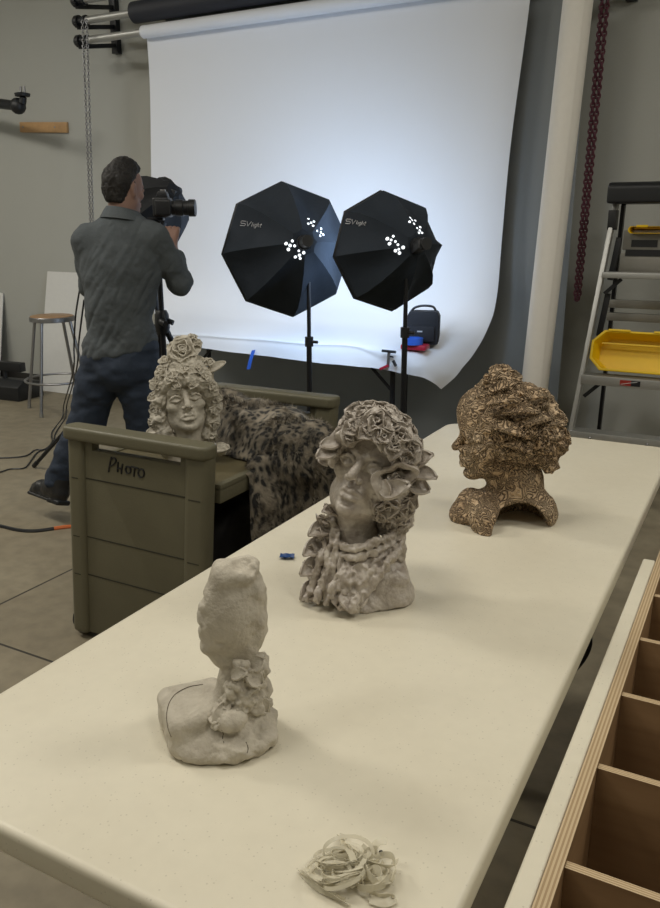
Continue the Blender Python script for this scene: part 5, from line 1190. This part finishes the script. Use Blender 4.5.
for pts in ([(171.5, 737), (168, 727), (166.8, 718), (167.5, 709), (170.5, 700.5), (177, 693), (189, 687), (203, 684.5)], [(222, 730), (223.3, 734), (222.6, 738), (224, 743)], [(246, 742), (248, 748), (247, 753)]):
    q = [ray_on(bdD, None, *p) for p in pts]; q = [FDI(p+n_*.0002) for p, n_ in q if p is not None]
    if len(q) > 2: MB().tube(catmull(np.array(q), 4), .0007, 5).build('crack', M['crack'], tD, None)
# torn collar ruffles and the ring at the back of the head
S = SDF((-.06, -.1, .0), (.1, .08, .20), .002)
lumps(S, FD, [(243, 668, -.02, .013), (256, 662, .0, .014), (262, 668, .0, .010), (250, 680, -.02, .016), (258, 690, -.005, .016), (245, 695, -.03, .015), (234, 688, -.03, .012), (262, 703, -.005, .013), (254, 706, -.02, .014), (240, 707, -.035, .012), (226, 700, -.03, .009), (220, 712, -.035, .010), (217, 722, -.045, .010), (248, 672, .01, .018), (255, 696, .015, .018)], .008)
sculpt('collar', S, M['clayD'], tD, lambda V: .016*(np.abs(fbm(V, 60, 3, 8))-.12)+.004*fbm(V, 140, 2, 1))
for pa, pb_, w in ((d_(250, 668, -.02), d_(265, 659, -.02), .012), (d_(246, 675, -.03), d_(262, 684, -.03), .012), (d_(256, 700, -.02), d_(266, 712, -.02), .012), (d_(228, 702, -.035), d_(214, 728, -.05), .010), (d_(232, 676, -.03), d_(248, 672, -.04), .009)): leaf(tD, FD, M['clayD'], pa, pb_, w, th=.003, up=(0, -.7, .7), name='collar_flap')
aa = np.linspace(-1.9, 1.9, 22); cc_ = d_(220, 598, .012)
g = np.array([[cc_+np.array([-.020*math.cos(a), v*.005, .024*math.sin(a)]) for a in aa] for v in (-1, 0, 1)])
MB().sheet(g, .0025).build('back_ring', M['clayD'], tD, None, smooth=True, angle=1.2)
# ------------------------------------------------------------------ small things on the table
p = PZ(287, 558, TZ+.001); g = np.array([[(x*.016, y*.010+.002*math.sin(x*5), .0008+.006*max(0, abs(y)-.3)+.003*(1+math.sin(x*6+y*3))*.5) for y in np.linspace(-1, 1, 6)] for x in np.linspace(-1, 1, 9)])
t = tag(MB().sheet(g, .0008).build('tape_scrap', M['navy'], None, None, smooth=True), 'crumpled scrap of blue tape lying on the white table', 'tape'); t.location = Vector([float(q) for q in p]); t.rotation_euler.z = .4
FT = LF(PZ(352, 876, TZ)); q_ = FT.pt
t = thing('raffia_bundle', 'tangled bundle of pale translucent ribbon on the near table edge', 'ribbon', FT.b, FT.rot)
rs = np.random.RandomState(9); mb = MB()
def ribbon(P, w, mb=mb):
    P = catmull(np.array(P), 6); T = np.gradient(P, axis=0); T /= np.linalg.norm(T, axis=1)[:, None]+1e-9; s_d = np.cross(T, [0, .4, 1]); s_d /= np.linalg.norm(s_d, axis=1)[:, None]+1e-9
    tw = np.cross(s_d, T); ph = rs.uniform(0, 6); a = ph+np.linspace(0, rs.uniform(-1.5, 1.5), len(P)); s_d = s_d*np.cos(a*.35)[:, None]+tw*np.sin(a*.35)[:, None]
    G = np.stack([P-s_d*w, P, P+s_d*w], 1); G[..., 2] = np.maximum(G[..., 2], .0012); mb.sheet(G, .0006)
def gp(px, py, z): b = q_(px, py, 0); d = ray(px, py); pw = CAM+d*((TZ+z-CH)/d[2])-FT.b; return np.array([pw@FT.r, pw@FT.w, z])
for k in range(24):
    r0 = rs.uniform(.010, .022); ce = gp(rs.uniform(330, 352), rs.uniform(858, 880), rs.uniform(.004, .012)); ti = rs.uniform(-.45, .45, 2); n0 = rs.uniform(0, 6); tt = np.linspace(0, rs.uniform(3.5, 7.5), 10)
    ribbon([ce+np.array([r0*math.cos(n0+a)*(1+.1*a), r0*math.sin(n0+a), r0*(ti[0]*math.cos(n0+a)+ti[1]*math.sin(n0+a))*.7+.002*a]) for a in tt], rs.uniform(.0012, .0026))
for k in range(8):
    r0 = rs.uniform(.010, .018); ce = gp(rs.uniform(366, 386), rs.uniform(858, 884), rs.uniform(.006, .014)); n0 = rs.uniform(0, 6); tt = np.linspace(0, rs.uniform(3, 6), 9)
    ribbon([ce+np.array([r0*math.cos(n0+a), r0*1.3*math.sin(n0+a), .005*math.sin(2*a+n0)+.004]) for a in tt], rs.uniform(.003, .005))
ribbon([gp(343, 834, .004), gp(344, 845, .012), gp(350, 852, .02), gp(354, 862, .02)], .004); ribbon([gp(338, 836, .002), gp(345, 840, .01), gp(352, 850, .018)], .003)
ribbon([gp(300, 870, .003), gp(312, 880, .004), gp(328, 891, .006), gp(350, 905, .004)], .0035); ribbon([gp(302, 875, .002), gp(320, 890, .004), gp(345, 900, .004)], .003)
for k in range(4): ribbon([gp(330+rs.uniform(-4, 4), 888, .008), gp(345, 880+rs.uniform(-5, 5), .02), gp(365, 872+rs.uniform(-5, 5), .018), gp(378, 862+rs.uniform(-4, 8), .008)], .003)
ribbon([gp(368, 892, .004), gp(378, 896, .008), gp(390, 896, .008), gp(394, 899, .006), gp(384, 903, .005), gp(370, 899, .005)], .0045)
mb.build('ribbon', M['raffia'], t, None, smooth=True, angle=1.4)
mb = MB()
for px, py in ((375, 853), (382, 854), (381, 852)): mb.ball(gp(px, py, .010), (.0028, .0022, .002), 8)
mb.build('dark_fleck', M['black'], t, None, smooth=True)
